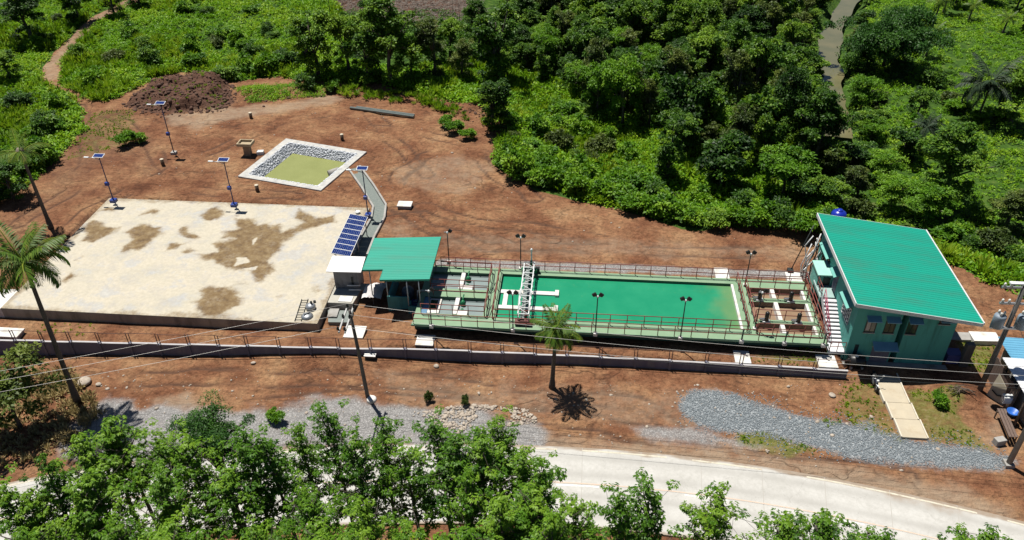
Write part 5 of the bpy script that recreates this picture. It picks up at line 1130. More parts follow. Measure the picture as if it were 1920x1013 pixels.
# ------------------------------------------------------------------ loose stones and rubble
M_RUB = mat('rubble_pale', (.46, .40, .33), (.30, .25, .20), 3, .9, 0, .3, 12)
rs_ = np.random.default_rng(21); cs, ss = [], []
heap = world_poly([(775, 772), (830, 765), (900, 760), (985, 765), (1010, 790), (960, 800), (900, 795), (860, 812), (820, 800)], .0)
lo, hi = heap.min(0), heap.max(0)
while len(cs) < 420:
    x, y = rs_.uniform(lo, hi)
    if inside(heap, np.array([x]), np.array([y]))[0] and (vnoise(np.array([x]), np.array([y]), 1.6, 4)[0] > -.35): cs.append((x, y, ground_z(x, y) + .03)); ss.append(rs_.uniform(.05, .19) * (1.4 if rs_.random() < .12 else 1))
V, Fc = stones(cs, ss, .6, 5); o = link('rubble', mesh_np('rubble', V, [Fc], M_RUB)); o['kind'] = 'stuff'; o['label'] = 'pale rubble stones spread beside the road verge'
cs, ss = [], []
yard = world_poly([(150, 700), (600, 690), (1250, 715), (1570, 720), (1640, 760), (1880, 890), (1400, 870), (1000, 828), (600, 830), (250, 790)], 0); lo, hi = yard.min(0), yard.max(0)
yard2 = world_poly([(160, 290), (300, 215), (640, 195), (900, 260), (960, 360), (1500, 460), (1480, 485), (830, 450), (700, 370), (300, 350)], .9)
while len(cs) < 650:
    x, y = rs_.uniform(lo, hi)
    if inside(yard, np.array([x]), np.array([y]))[0]: cs.append((x, y, ground_z(x, y) + .01)); ss.append(rs_.exponential(.035) + .025)
lo, hi = yard2.min(0), yard2.max(0)
while len(cs) < 900:
    x, y = rs_.uniform(lo, hi)
    if inside(yard2, np.array([x]), np.array([y]))[0]: cs.append((x, y, ground_z(x, y) + .01)); ss.append(rs_.exponential(.03) + .03)
V, Fc = stones(cs, np.minimum(ss, .22), .55, 6); o = link('scattered_stones', mesh_np('scattered_stones', V, [Fc], M_RUB)); o['kind'] = 'stuff'; o['label'] = 'small pale stones scattered over the brown soil'
clod = rs_.uniform(MOUND.min(0), MOUND.max(0), (2600, 2)); clod = clod[signed(MOUND, clod[:, 0], clod[:, 1]) < .6][:900]
clod2 = np.concatenate([scatter_px for scatter_px in [np.c_[np.linspace(a[0], b[0], 60), np.linspace(a[1], b[1], 60)] + rs_.normal(0, .7, (60, 2)) for a, b in ((unproject(440, 190, .9), unproject(600, 180, .9)), (unproject(870, 200, .9), unproject(945, 245, .9)), (unproject(230, 205, .9), unproject(330, 215, .9)))]])
clod = np.concatenate([clod, clod2])
V, Fc = stones(np.c_[clod, height(clod[:, 0], clod[:, 1]) + .02], np.minimum(rs_.exponential(.10, len(clod)) + .06, .42), .7, 8); o = link('soil_clods', mesh_np('soil_clods', V, [Fc], mat('clod_soil', (.13, .07, .048), (.075, .042, .03), 2, .95, 0, .4, 9))); o['kind'] = 'stuff'; o['label'] = 'loose soil clods on the earth mound and banks'
cs, ss = [], []
pg = world_poly(pad, 0); lo, hi = pg.min(0), pg.max(0)
pts = rs_.uniform(lo, hi, (15000, 2)); pts = pts[signed(pg, pts[:, 0], pts[:, 1]) + .5 * fbm(pts[:, 0], pts[:, 1], 1.6, 60) < .15 + .5 * np.abs(rs_.normal(0, 1, len(pts))) * 1.6 * (rs_.random(len(pts)) < .3)][:8500]
zz = height(pts[:, 0], pts[:, 1])
V, Fc = stones(np.c_[pts, zz + .02], rs_.uniform(.03, .075, len(pts)), .6, 7); o = link('gravel', mesh_np('gravel', V, [Fc], mat('gravel_blue', (.26, .29, .31), (.13, .155, .17), 9, .85))); o['kind'] = 'stuff'; o['label'] = 'blue grey crushed gravel spread before the building'
for k, (a, b, s) in enumerate(((158, 720, .75), (185, 722, .35), (818, 688, .3), (475, 682, .3), (1560, 742, .35))):
    q = on_ground(a, b); V, Fc = stones([(0, 0, s * .25)], [s], .55, 30 + k)
    bo = link('boulder', mesh_np('boulder', V, [Fc], M_RUB), None, tuple(q)); md = bo.modifiers.new('sub', 'SUBSURF'); md.levels = 1; md.render_levels = 1
    tag(bo, ['large pale flat boulder at the foot of the left palm', 'small pale boulder right of the left palm foot', 'pale stone on the soil between the pole and young palm', 'pale stone on the soil below the fence wall near the slab', 'pale stone patch left of the footpath grass'][k], 'boulder', 'pale boulders')
# ------------------------------------------------------------------ vegetation
LM_FOREST = leaf_mat('leaf_forest', (.014, .05, .006), (.068, .17, .010), (.21, .35, .020), .34, .7)
LM_BRIGHT = leaf_mat('leaf_bright', (.045, .14, .005), (.115, .27, .008), (.22, .39, .018), .36, .3)
LM_OLIVE = leaf_mat('leaf_olive', (.03, .06, .010), (.08, .125, .018), (.17, .22, .035), .3, .4)
LM_RUBBER = leaf_mat('leaf_rubber', (.035, .115, .008), (.105, .245, .012), (.23, .39, .03), .4, .6, .5)
LM_FINE = leaf_mat('leaf_fine', (.016, .060, .008), (.035, .115, .012), (.07, .18, .018), .3, .15)
LM_PALM = leaf_mat('leaf_palm', (.03, .085, .009), (.09, .17, .014), (.24, .29, .03), .3, .3, .5)
LM_PALMDK = leaf_mat('leaf_palm_dark', (.008, .025, .010), (.02, .045, .018), (.06, .085, .04), .12, .2, .65)
LM_GRASS = leaf_mat('leaf_grass', (.07, .16, .005), (.18, .32, .008), (.34, .44, .03), .38, .0)
LM_SCRUB = leaf_mat('leaf_scrub', (.06, .18, .005), (.17, .36, .008), (.33, .48, .02), .4, .0)
M_BARK = mat('bark', (.12, .10, .08), (.06, .05, .04), 5, .9, 0, .4, 14, stretch=(3, 3, .5))
M_PBARK = mat('palm_bark', (.11, .09, .075), (.06, .05, .042), 3, .9, 0, .5, 9, stretch=(1, 1, 5))

def unit(v): return v / (np.linalg.norm(v, axis=-1, keepdims=True) + 1e-9)
def leaf_soup(C, D, Nn, Ls, Ws, fold=.12):
    D = unit(D); S = unit(np.cross(D, Nn)); U = np.cross(S, D)
    Ls = Ls[:, None]; Ws = Ws[:, None]
    tip = C + D * Ls - U * Ls * .18; mid = C + D * Ls * .48 + U * Ls * .02
    V = np.stack([C, mid + S * Ws * .5 + U * Ws * fold, tip, mid - S * Ws * .5 + U * Ws * fold], 1).reshape(-1, 3)
    n = len(C); return V, np.arange(4 * n).reshape(n, 4)

def sphere_dirs(r, n): return unit(r.normal(size=(n, 3)))

def broad_tree(name, seed, H, rx, rz, nclump, nleaf, lsz, lm, asp=.55, zc=None, rc=.34, vine=0):
    """returns (trunk mesh, crown mesh) for a tree with its foot at the origin"""
    r = np.random.default_rng(seed); zc = zc or H - rz
    nlob = int(r.integers(5, 9)); ld_ = sphere_dirs(r, nlob) * r.uniform(.25, .8, (nlob, 1)) * np.array([rx, rx, rz * 1.05]); ls_ = r.uniform(.28, .6, nlob)
    li = r.integers(0, nlob, nclump); d = sphere_dirs(r, nclump); d[:, 2] = np.where(d[:, 2] < -.3, -d[:, 2], d[:, 2])
    cc = ld_[li] + d * (ls_[li] * r.uniform(.45, 1.05, nclump))[:, None] * np.array([rx, rx, rz]) + np.array([0, 0, zc])
    ns = max(2, nclump // 9); cc[:ns] = sphere_dirs(r, ns) * np.array([rx, rx, rz]) * r.uniform(.85, 1.2, (ns, 1)) + np.array([0, 0, zc])     # stray sprays
    cc[:, 2] = np.maximum(cc[:, 2], .3)
    if vine:                                                     # leafy curtain down to the ground
        a = r.uniform(0, 6.28, vine); cc = np.concatenate([cc, np.c_[np.cos(a) * rx * r.uniform(.3, .75, vine), np.sin(a) * rx * r.uniform(.3, .75, vine), r.uniform(.4, zc, vine)]])
    k = len(cc); cs = r.uniform(.45, 1.25, k) * rc * rx
    ci = r.integers(0, k, nleaf); ld = sphere_dirs(r, nleaf); ld[:, 2] = np.where(ld[:, 2] < -.25, -ld[:, 2], ld[:, 2])
    pos = cc[ci] + ld * cs[ci][:, None] * r.uniform(.45, 1.0, (nleaf, 1)) * np.array([1, 1, .8])
    D = ld * .8 + r.normal(size=(nleaf, 3)) * .55 + np.array([0, 0, -.25]); Nn = ld * .7 + np.array([0, 0, .9]) + r.normal(size=(nleaf, 3)) * .35
    L_ = lsz * r.uniform(.6, 1.35, nleaf)
    V, Fq = leaf_soup(pos, D, Nn, L_, L_ * asp)
    ct = r.normal(0, .2, k); tint = np.clip(.5 + ct[ci] + r.normal(0, .13, nleaf), 0, 1)
    crown = mesh_np(name + '_crown', V, [Fq], lm, np.repeat(tint, 4))
    mb = MB(); top = np.array([r.uniform(-.3, .3), r.uniform(-.3, .3), zc + rz * .35])
    pts = [(0, 0, -.5), (.12 * r.normal(), .12 * r.normal(), H * .22), (top[0] * .6, top[1] * .6, zc * .75), tuple(top)]
    mb.path(pts, [.028 * H, .022 * H, .015 * H, .006 * H], 8)
    for i in range(min(9, k)):
        z0 = zc * r.uniform(.45, .95); b = np.array([top[0] * .5, top[1] * .5, z0]); e = cc[i]; m_ = (b + e) / 2 + np.array([0, 0, .25])
        mb.path([tuple(b), tuple(m_), tuple(e)], [.010 * H, .007 * H, .003 * H], 5)
    return mb.mesh(name + '_trunk', M_BARK), crown

def rubber_tree(name, seed, H, zlow, R, nb, lm=None):
    """slender stem, rising branches that end in whorls of drooping three part leaves"""
    r = np.random.default_rng(seed); mb = MB(); bend = r.normal(0, .25, 2)
    stem = lambda z: np.array([bend[0] * (z / H) ** 2 * 1.5, bend[1] * (z / H) ** 2 * 1.5, z])
    mb.path([tuple(stem(z)) for z in (-.4, H * .2, H * .4, H * .6, H * .8, H * .95)], [.14, .12, .10, .075, .045, .02], 8)
    tips = []; tr = []
    for i in range(nb):
        f = (i + .5) / nb; z0 = zlow + (H * .9 - zlow) * f * .92; a = i * 2.4 + r.uniform(-.5, .5)
        prof = R * (.45 + .75 * math.sin(math.pi * min(1, .25 + .72 * f)) ** 1.0) * r.uniform(.6, 1.1) * (1 - .35 * f)
        b = stem(z0); e = b + np.array([math.cos(a) * prof, math.sin(a) * prof, r.uniform(.7, 1.9) * (1.1 - .3 * f)]); m_ = (b + e) / 2 - np.array([0, 0, .18])
        mb.path([tuple(b), tuple(m_), tuple(e)], [.045, .032, .014], 5)
        cb = r.normal(0, .15)
        for j in range(r.integers(4, 7)):
            t_ = r.uniform(.35, 1.0); p = (1 - t_) ** 2 * b + 2 * t_ * (1 - t_) * m_ + t_ ** 2 * e
            q_ = p + r.normal(0, .42, 3) * np.array([1, 1, .6]) * (.5 + t_) + np.array([0, 0, .15]); mb.path([tuple(p), tuple(q_)], [.012, .006], 4, False); tips.append(q_); tr.append(cb + r.normal(0, .1))
    for j in range(6): tips.append(stem(H * (.92 + .014 * j)) + r.normal(0, .18, 3)); tr.append(.1)
    tips = np.array(tips); tr = np.array(tr); nt_ = len(tips)
    per = 24; ti = np.repeat(np.arange(nt_), per); n = len(ti)
    a = r.uniform(0, 6.283, n); el = r.uniform(-.35, .75, n); pd = np.c_[np.cos(a) * np.cos(el), np.sin(a) * np.cos(el), np.sin(el)]
    pl = r.uniform(.04, .26, n); base = tips[ti] + pd * pl[:, None]
    C, D, Nn, Ls, T = [], [], [], [], []
    for s in (-.75, 0, .75):
        ca, sa = np.cos(s), np.sin(s); dx = pd[:, 0] * ca - pd[:, 1] * sa; dy = pd[:, 0] * sa + pd[:, 1] * ca
        C.append(base); D.append(np.c_[dx, dy, pd[:, 2] * .4 - .45] + r.normal(0, .15, (n, 3))); Nn.append(np.c_[np.zeros(n), np.zeros(n), np.ones(n)] + pd * .5 + r.normal(0, .2, (n, 3))); Ls.append(r.uniform(.10, .20, n)); T.append(tr[ti])
    C, D, Nn, Ls, T = map(np.concatenate, (C, D, Nn, Ls, T))
    V, Fq = leaf_soup(C, D, Nn, Ls, Ls * .4); tint = np.clip(.5 + T + r.normal(0, .13, len(T)), 0, 1)
    return mb.mesh(name + '_trunk', M_BARK), mesh_np(name + '_crown', V, [Fq], lm or LM_RUBBER, np.repeat(tint, 4))

def make_tree(name, meshes, label, cat, loc, rz, scale, group):
    t = thing(name, label, cat, loc, group, rz); t.scale = scale if hasattr(scale, '__len__') else (scale,) * 3
    link('trunk', meshes[0], t); link('crown', meshes[1], t); return t

# prototypes: meshes only, shared by every tree of the kind
BT = [broad_tree('broad%d' % k, 100 + k, H, rx, rz, nc, nl, ls, lm, asp, None, rc, vn) for k, (H, rx, rz, nc, nl, ls, lm, asp, rc, vn) in enumerate((
    (8.0, 2.6, 2.7, 62, 9000, .28, LM_FOREST, .55, .26, 14), (9.5, 2.9, 3.4, 76, 11000, .29, LM_FOREST, .5, .25, 18), (7.0, 2.4, 2.2, 44, 6500, .38, LM_FOREST, .6, .30, 10),
    (8.5, 2.2, 3.2, 60, 8500, .26, LM_OLIVE, .45, .28, 16), (6.5, 2.5, 2.0, 50, 8000, .25, LM_BRIGHT, .5, .28, 10), (9.0, 2.0, 3.6, 60, 8800, .29, LM_FOREST, .5, .32, 30)))]
T_COL = broad_tree('column', 140, 8.5, 1.5, 3.6, 44, 6000, .32, LM_FOREST, .5, 4.6, .42, 34)
T_FINE = broad_tree('fine', 150, 9.0, 7.6, 3.4, 150, 44000, .38, LM_FINE, .42, 4.8, .2, 40)
T_FINE2 = broad_tree('fine_small', 151, 12.0, 2.1, 2.4, 60, 15000, .15, LM_FINE, .35, 9.4, .3, 0)
T_YARD = broad_tree('yard', 152, 4.6, 2.2, 1.7, 40, 5600, .24, LM_OLIVE, .5, 3.0, .3, 4)
BUSH = [broad_tree('bush%d' % k, 160 + k, 1.9, 1.25, .85, 26, 2600, ls, lm, .5, .95, .36, 6) for k, (ls, lm) in enumerate(((.26, LM_BRIGHT), (.22, LM_FOREST), (.30, LM_BRIGHT), (.24, LM_OLIVE)))]
RT = [rubber_tree('rubber%d' % k, 180 + k, 13.0, z, R, nb) for k, (z, R, nb) in enumerate(((5.2, 1.75, 22), (5.8, 2.0, 24), (4.6, 1.5, 20), (6.6, 1.9, 18)))]
RT_THIN = rubber_tree('rubber_thin', 190, 13.0, 8.0, 1.25, 18)

# ---- big tree right of the creek and other single trees (foot pixel, mesh, scale, label)
SINGLE = [((1655, 128), T_FINE, (1.0, .95, 1.0), 'broad_tree', 'broad feathery dark green tree leaning over the right creek bank'),
          ((1612, 218), BT[4], (.95, .95, .85), 'bank_tree', 'rounded bushy tree on the right creek bank below the feathery tree'),
          ((1715, 232), BT[0], (.8, .8, .62), 'bank_tree', 'mid green tree between the rounded bank tree and the open meadow'),
          ((1628, 268), BT[4], (.72, .72, .5), 'bank_tree', 'low bright green tree at the near end of the creek'),
          ((1765, 388), BT[1], (1.35, 1.25, 1.02), 'dark_tree', 'large glossy dark tree right of the creek above the green roof'),
          ((1735, 420), BT[4], (1.0, 1.0, .7), 'low_tree', 'bright rounded tree right behind the green roof'),
          ((1890, 240), BT[1], (1.25, 1.25, .95), 'dark_tree', 'dark tree at the right edge beside the dark palm'),
          ((1885, 430), BT[3], (1.0, 1.0, .6), 'olive_tree', 'olive brown bushy tree at the right edge above the soil'),
          ((1248, 345), T_COL, (1.0, 1.0, 1.0), 'vine_column', 'narrow vine covered tree standing like a dark column in bright scrub'),
          ((1350, 360), BT[2], (1.15, 1.15, .95), 'forest_tree', 'rounded leafy tree with dark hollow right of the vine column'),
          ((1465, 372), BT[4], (1.25, 1.25, .95), 'forest_tree', 'bright leafy tree in front of the creek mouth'),
          ((735, 158), BT[1], (1.35, 1.25, 1.22), 'forest_tree', 'large dark tree with black shade above the brown slope'),
          ((598, 148), BT[5], (1.5, 1.3, 1.15), 'forest_tree', 'dark vine hung tree at the left end of the forest edge'),
          ((655, 140), BT[0], (1.15, 1.1, 1.1), 'forest_tree', 'dark tree between the vine hung tree and the large shady tree'),
          ((815, 148), BT[3], (1.2, 1.2, 1.08), 'forest_tree', 'olive tree right of the large shady tree at the slope edge'),
          ((868, 150), BT[3], (.85, .85, .75), 'forest_tree', 'smaller olive tree left of the tall dark tree'),
          ((935, 152), BT[5], (1.5, 1.5, 1.3), 'forest_tree', 'tall dark vine hung tree in the middle of the forest edge'),
          ((1018, 158), T_COL, (.72, .72, .68), 'slender_tree', 'slender small tree casting a shadow on bright grass'),
          ((925, 245), BT[5], (1.0, 1.0, .82), 'forest_tree', 'brownish vine covered tree at the top of the brown slope'),
          ((690, 152), BT[2], (1.1, 1.1, 1.0), 'forest_tree', 'leafy tree just left of the large shady tree'),
          ((775, 150), BT[4], (1.1, 1.1, 1.0), 'forest_tree', 'bright tree just right of the large shady tree'),
          ((845, 120), BT[0], (1.0, 1.0, .85), 'forest_tree', 'dark tree behind the two olive trees at the slope edge'),
          ((900, 110), BT[1], (.9, .9, .9), 'forest_tree', 'dark tree behind the tall vine hung tree'),
          ((700, 60), BT[0], (.8, .8, .7), 'forest_tree', 'small dark tree standing in the cut brushwood'),
          ((60, 80), BT[1], (1.2, 1.2, .85), 'edge_tree', 'dark spreading tree at the far left top'),
          ((150, 40), BT[2], (1.0, 1.0, .9), 'edge_tree', 'dark tree left of the track where it leaves the view'),
          ((215, 28), BT[3], (1.0, 1.0, .8), 'edge_tree', 'olive tree beside the track at the top left'),
          ((20, 150), BT[0], (.8, .8, .55), 'edge_tree', 'low dark tree at the left edge under the spreading tree'),
          ((262, 12), BT[5], (1.0, 1.0, .7), 'edge_tree', 'dark tree standing at the far end of the track'),
          ((25, 372), BT[0], (.9, .9, .55), 'edge_tree', 'dark shrubby tree at the left edge beside the dead topped palm'),
          ((58, 318), BUSH[1], (1.8, 1.8, 1.6), 'edge_tree', 'dense green thicket tree left of the soil yard')]
TAKEN = []
for k, (px, ms, sc_, nm_, lab) in enumerate(SINGLE):
    q = on_ground(*px); make_tree(nm_, ms, lab, 'tree', tuple(q), k * 1.7, sc_, 'single trees round the clearing'); TAKEN.append((q[0], q[1], 2.2 * sc_[0] * (1.6 if ms is T_FINE else 1)))
q = on_ground(40, 800); 
make_tree('yard_tree', T_YARD, 'small leafy tree at the lower left edge beside the leaning palm', 'tree', tuple(q), .4, (1.5, 1.4, 1.3), 'single trees round the clearing')

# ---- the forest: every tree its own object, rows counted back from the clearing
FOREST = world_poly([(945, 60), (955, 125), (985, 140), (1055, 158), (1090, 205), (1150, 232), (1215, 250), (1290, 300), (1400, 330), (1500, 345), (1545, 330), (1540, 280), (1536, 200), (1530, 120), (1520, 60), (1545, 10), (1580, -60), (1560, -100), (950, -100)], -1.0)
lo, hi = FOREST.min(0), FOREST.max(0); cand = []
rf = np.random.default_rng(77); yy = lo[1]; rown = 0
while yy < hi[1]:
    xx = lo[0] + (rown % 2) * 1.9
    while xx < hi[0]:
        p = np.array([xx, yy]) + rf.uniform(-1.1, 1.1, 2)
        if inside(FOREST, p[:1], p[1:])[0] and seg_dist(CREEK, p[:1], p[1:], False)[0] > 4.4 and all(math.hypot(p[0] - a, p[1] - b) > r_ for a, b, r_ in TAKEN):
            z = ground_z(*p); u, v = project((p[0], p[1], z + 7)); 
            if -60 < u < 1980 and v > -70: cand.append((p[0], p[1], z, u, rown))
        xx += 3.9
    yy += 3.7; rown += 1
rows = {}
for c in cand: rows.setdefault(c[4], []).append(c)
TONE = {0: 'dark', 1: 'tall dark', 2: 'large leaved', 3: 'olive', 4: 'bright', 5: 'vine hung'}
for i, rk in enumerate(sorted(rows)):
    for j, c in enumerate(sorted(rows[rk], key=lambda c: c[3])):
        kd = int(rf.choice([0, 1, 2, 3, 4, 5], p=[.22, .15, .17, .13, .17, .16])); s = rf.choice([rf.uniform(.5, .8), rf.uniform(.8, 1.1), rf.uniform(1.0, 1.3)], p=[.3, .45, .25])
        make_tree('forest_tree', BT[kd], '%s forest tree, %s from left in the %s row back from the clearing' % (TONE[kd], ORD[j], ORD[i]), 'tree', (c[0], c[1], c[2]), rf.uniform(0, 6.28), (s * rf.uniform(.9, 1.1), s * rf.uniform(.9, 1.1), s * rf.uniform(.75, 1.2)), 'forest trees behind the clearing')
print('forest', len(cand), 'rows', len(rows))
# trees along the left bank and the top right, behind the meadow
EXTRA = [(1290, 0), (1500, 395), (1545, 405), (1560, 350), (1590, 330), (1650, 345), (1600, 385), (1690, 300), (1670, 395)]
for k, (a, b) in enumerate(EXTRA[1:]):
    q = on_ground(a, b); kd = (2, 0, 3, 2, 4, 3, 2, 4)[k]; make_tree('thicket_tree', BT[kd], '%s small thicket tree, %s counted toward the right behind the green roof' % (TONE[kd], ORD[k]), 'tree', tuple(q), k * 2.1, (.85, .85, .6), 'thicket trees behind the green roof')
BK = [(1520, 262), (1622, 262), (1528, 205), (1604, 195), (1522, 150), (1590, 140), (1515, 100), (1600, 90), (1522, 50), (1610, 60), (1540, 15), (1625, 10), (1548, 310), (1605, 310), (1640, 215)]
for k, (a, b) in enumerate(sorted(BK, key=lambda p: -p[1])):
    q = on_ground(a, b); kd = (0, 2, 4, 0, 3, 2)[k % 6]; s = .62 + .06 * (k % 4); make_tree('creek_tree', BT[kd], '%s low tree hugging the creek bank, %s counted up the creek' % (TONE[kd], ORD[k]), 'tree', tuple(q), k * 1.9, (s, s, s * .62), 'low trees on the creek banks')
for k, (a, b) in enumerate(((1790, 12), (1850, 5), (1905, 20), (1930, 60), (1870, -20), (1810, -30))):
    q = on_ground(a, b); kd = (0, 1, 0, 2, 1, 5)[k]; make_tree('meadow_tree', BT[kd], '%s tree behind the upper right meadow, %s of six' % (TONE[kd], ORD[k]), 'tree', tuple(q), k * 1.3, (.9, .9, .7), 'trees behind the meadow')

# ---- bushes along the clearing's edge
BUSHES = [((x, y), 'edge') for x, y in ((945, 312), (975, 335), (1005, 345), (1040, 352), (1075, 362), (1110, 372), (1150, 380), (1190, 395), (1225, 402), (1262, 412), (1300, 420), (1340, 424), (1380, 424), (1420, 424), (1460, 428), (1500, 436), (1530, 430), (1020, 322), (1090, 340), (1160, 358), (1235, 378), (1310, 392), (1390, 398), (1460, 402), (1520, 408))]
eb = sorted([b for b, k in BUSHES]); rb_ = np.random.default_rng(9)
for k, (a, b) in enumerate(eb):
    q = on_ground(a, b); kd = int(rb_.choice([0, 1, 2], p=[.5, .2, .3])); s = rb_.uniform(1.0, 1.45)
    make_tree('edge_bush', BUSH[kd], '%s leafy bush along the soil edge, %s counted from the left' % (('bright', 'dark', 'broad')[kd], ORD[k]), 'bush', tuple(q), rb_.uniform(0, 6), (s, s, s * rb_.uniform(.8, 1.1)), 'bushes along the edge of the soil')
LB = sorted([(285, 118), (272, 92), (365, 128), (425, 150), (445, 140), (500, 138), (540, 120), (240, 55), (150, 110), (65, 95), (40, 200), (90, 232), (460, 95), (575, 165), (625, 172), (60, 262), (180, 162), (420, 60)])
for k, (a, b) in enumerate(LB):
    q = on_ground(a, b); kd = (1, 0, 2, 1)[k % 4]; s = rb_.uniform(.75, 1.5)
    make_tree('field_bush', BUSH[kd], '%s bush in the left green field, %s counted from the left' % (('bright', 'dark', 'broad', 'olive')[kd], ORD[k]), 'bush', tuple(q), rb_.uniform(0, 6), (s, s, s * rb_.uniform(.7, 1.0)), 'bushes in the left field')
RB = sorted([(1745, 160), (1790, 200), (1840, 415), (1800, 440), (1860, 465), (1905, 500), (1770, 450), (1815, 470), (1700, 255), (1600, 405), (1560, 415), (1905, 400)])
for k, (a, b) in enumerate(RB):
    q = on_ground(a, b); kd = (0, 1, 2, 3)[(k * 3) % 4]; s = rb_.uniform(.8, 1.5)
    make_tree('meadow_bush', BUSH[kd], '%s bush right of the creek, %s counted from the left' % (('bright', 'dark', 'broad', 'olive')[kd], ORD[k]), 'bush', tuple(q), rb_.uniform(0, 6), (s, s, s * rb_.uniform(.7, 1.0)), 'bushes right of the creek')
SB = [((835, 236), .8, 'small bush left of three on the brown slope'), ((853, 248), .9, 'middle bush of three on the brown slope'), ((878, 260), .75, 'small bush right of three on the brown slope'), ((238, 272), 1.0, 'green weedy bush on the soil left of the lone solar lamp'), ((262, 268), .8, 'smaller weedy bush right beside the one by the lone solar lamp'), ((1762, 760), .55, 'small shrub on the grass right of the footpath'), ((516, 792), .55, 'lone low shrub on the gravel verge above the rubber trees')]
for (a, b), s, lab in SB: q = on_ground(a, b); make_tree('small_bush', BUSH[0], lab, 'bush', tuple(q), a, (s, s, s * (.9 if b < 300 else 1.0)), 'small bushes on bare soil')

# ---- rubber trees along the road's near side: crown-top pixel gives the place
RUB = [(-10, 900), (62, 850), (125, 815), (178, 800), (215, 788), (290, 805), (345, 815), (450, 790), (505, 812), (560, 795), (622, 770), (665, 815), (715, 800), (770, 835), (828, 785), (868, 810), (938, 774), (905, 830), (985, 835), (1005, 880), (35, 925), (170, 880), (275, 872), (420, 890), (560, 895), (885, 890), (90, 975), (210, 955), (320, 975), (470, 965), (600, 985), (740, 980), (860, 985), (960, 965), (1040, 975), (25, 1000), (145, 920),  (680, 925), (940, 915), (660, 1000), (270, 1000), (1010, 925), (1095, 930), (1175, 918), (1235, 912)]
thinr = [(1345, 932), (1485, 958), (1558, 952), (1632, 988), (1835, 992)]
rub = sorted([(a, b, 0) for a, b in RUB] + [(a, b, 1) for a, b in thinr])
bands = {}
for a, b, th in rub: bands.setdefault(0 if b < 850 else (1 if b < 950 else 2), []).append((a, b, th))
rr2 = np.random.default_rng(31); BN = ('farthest', 'middle', 'nearest')
for bn in bands:
    for j, (a, b, th) in enumerate(bands[bn]):
        h = rr2.uniform(11.6, 13.4); q = unproject(a, b, h)
        ms = RT_THIN if th else RT[int(rr2.integers(0, 4))]
        make_tree('rubber_tree', ms, '%s rubber tree by the road, %s from left in the %s row' % ('sparse' if th else 'leafy', ORD[j], BN[bn]), 'tree', (q[0], q[1], -.1), rr2.uniform(0, 6.28), (.95, .95, h / 13.0) if th else (rr2.uniform(.75, 1.2), rr2.uniform(.75, 1.2), h / 13.0 * rr2.uniform(.97, 1.03)), 'rubber trees along the road')
q = unproject(388, 770, 11.6); make_tree('feathery_tree', T_FINE2, 'fine leaved feathery tree among the rubber trees below the gravel verge', 'tree', (q[0], q[1], 0), 1.0, (1.0, 1.0, .97), 'rubber trees along the road')

# ---- palms
def frond_mesh(name, Lf, droop, lm, seed, nl=34, dead=False):
    r = np.random.default_rng(seed); t = np.linspace(0, 1, 12)
    ang = .75 - droop * 1.9 * t; x = np.concatenate([[0], np.cumsum(np.cos(ang[:-1]) * Lf / 11)]); z = np.concatenate([[0], np.cumsum(np.sin(ang[:-1]) * Lf / 11)])
    C, D, Nn, Ls = [], [], [], []
    for s in (-1, 1):
        for i in range(nl):
            u = .1 + .88 * i / nl; px_ = np.interp(u, t, x); pz_ = np.interp(u, t, z); a_ = np.interp(u, t, ang)
            l = Lf * .30 * math.sin(math.pi * (.14 + .82 * u)) ** .7 * r.uniform(.85, 1.1)
            C.append((px_, 0, pz_)); D.append((math.cos(a_) * .62, s * (.78 + r.normal(0, .05)), math.sin(a_) * .5 - .42 + r.normal(0, .09))); Nn.append((0, s * .25, 1)); Ls.append(l)
    C, D, Nn, Ls = map(np.array, (C, D, Nn, Ls)); V, Fq = leaf_soup(C, D, Nn, Ls, np.full(len(Ls), .075 * Lf / 3.2 + .012), .05)
    n = len(V); rv, rf_ = [], []
    for i in range(12):
        w = .05 * (1 - .8 * t[i]) * Lf / 3.2 + .006
        rv += [(x[i], -w, z[i]), (x[i], w, z[i]), (x[i], 0, z[i] - w * 1.5)]
        if i: b = n + 3 * (i - 1); rf_ += [(b, b + 3, b + 4, b + 1), (b + 1, b + 4, b + 5, b + 2), (b + 2, b + 5, b + 3, b)]
    tint = np.concatenate([np.repeat(np.clip(r.normal(.5, .14, len(Ls)), 0, 1), 4), np.full(36, .95)])
    return mesh_np(name, np.concatenate([V, np.array(rv)]), [Fq, np.array(rf_)], lm, tint)
FR = [frond_mesh('frond_up', 3.4, .45, LM_PALM, 1), frond_mesh('frond_mid', 3.4, .8, LM_PALM, 2), frond_mesh('frond_low', 3.2, 1.15, LM_PALM, 3)]
FD = [frond_mesh('frond_dark_up', 4.0, .5, LM_PALMDK, 4), frond_mesh('frond_dark_mid', 4.0, .85, LM_PALMDK, 5), frond_mesh('frond_dark_low', 3.8, 1.2, LM_PALMDK, 6)]
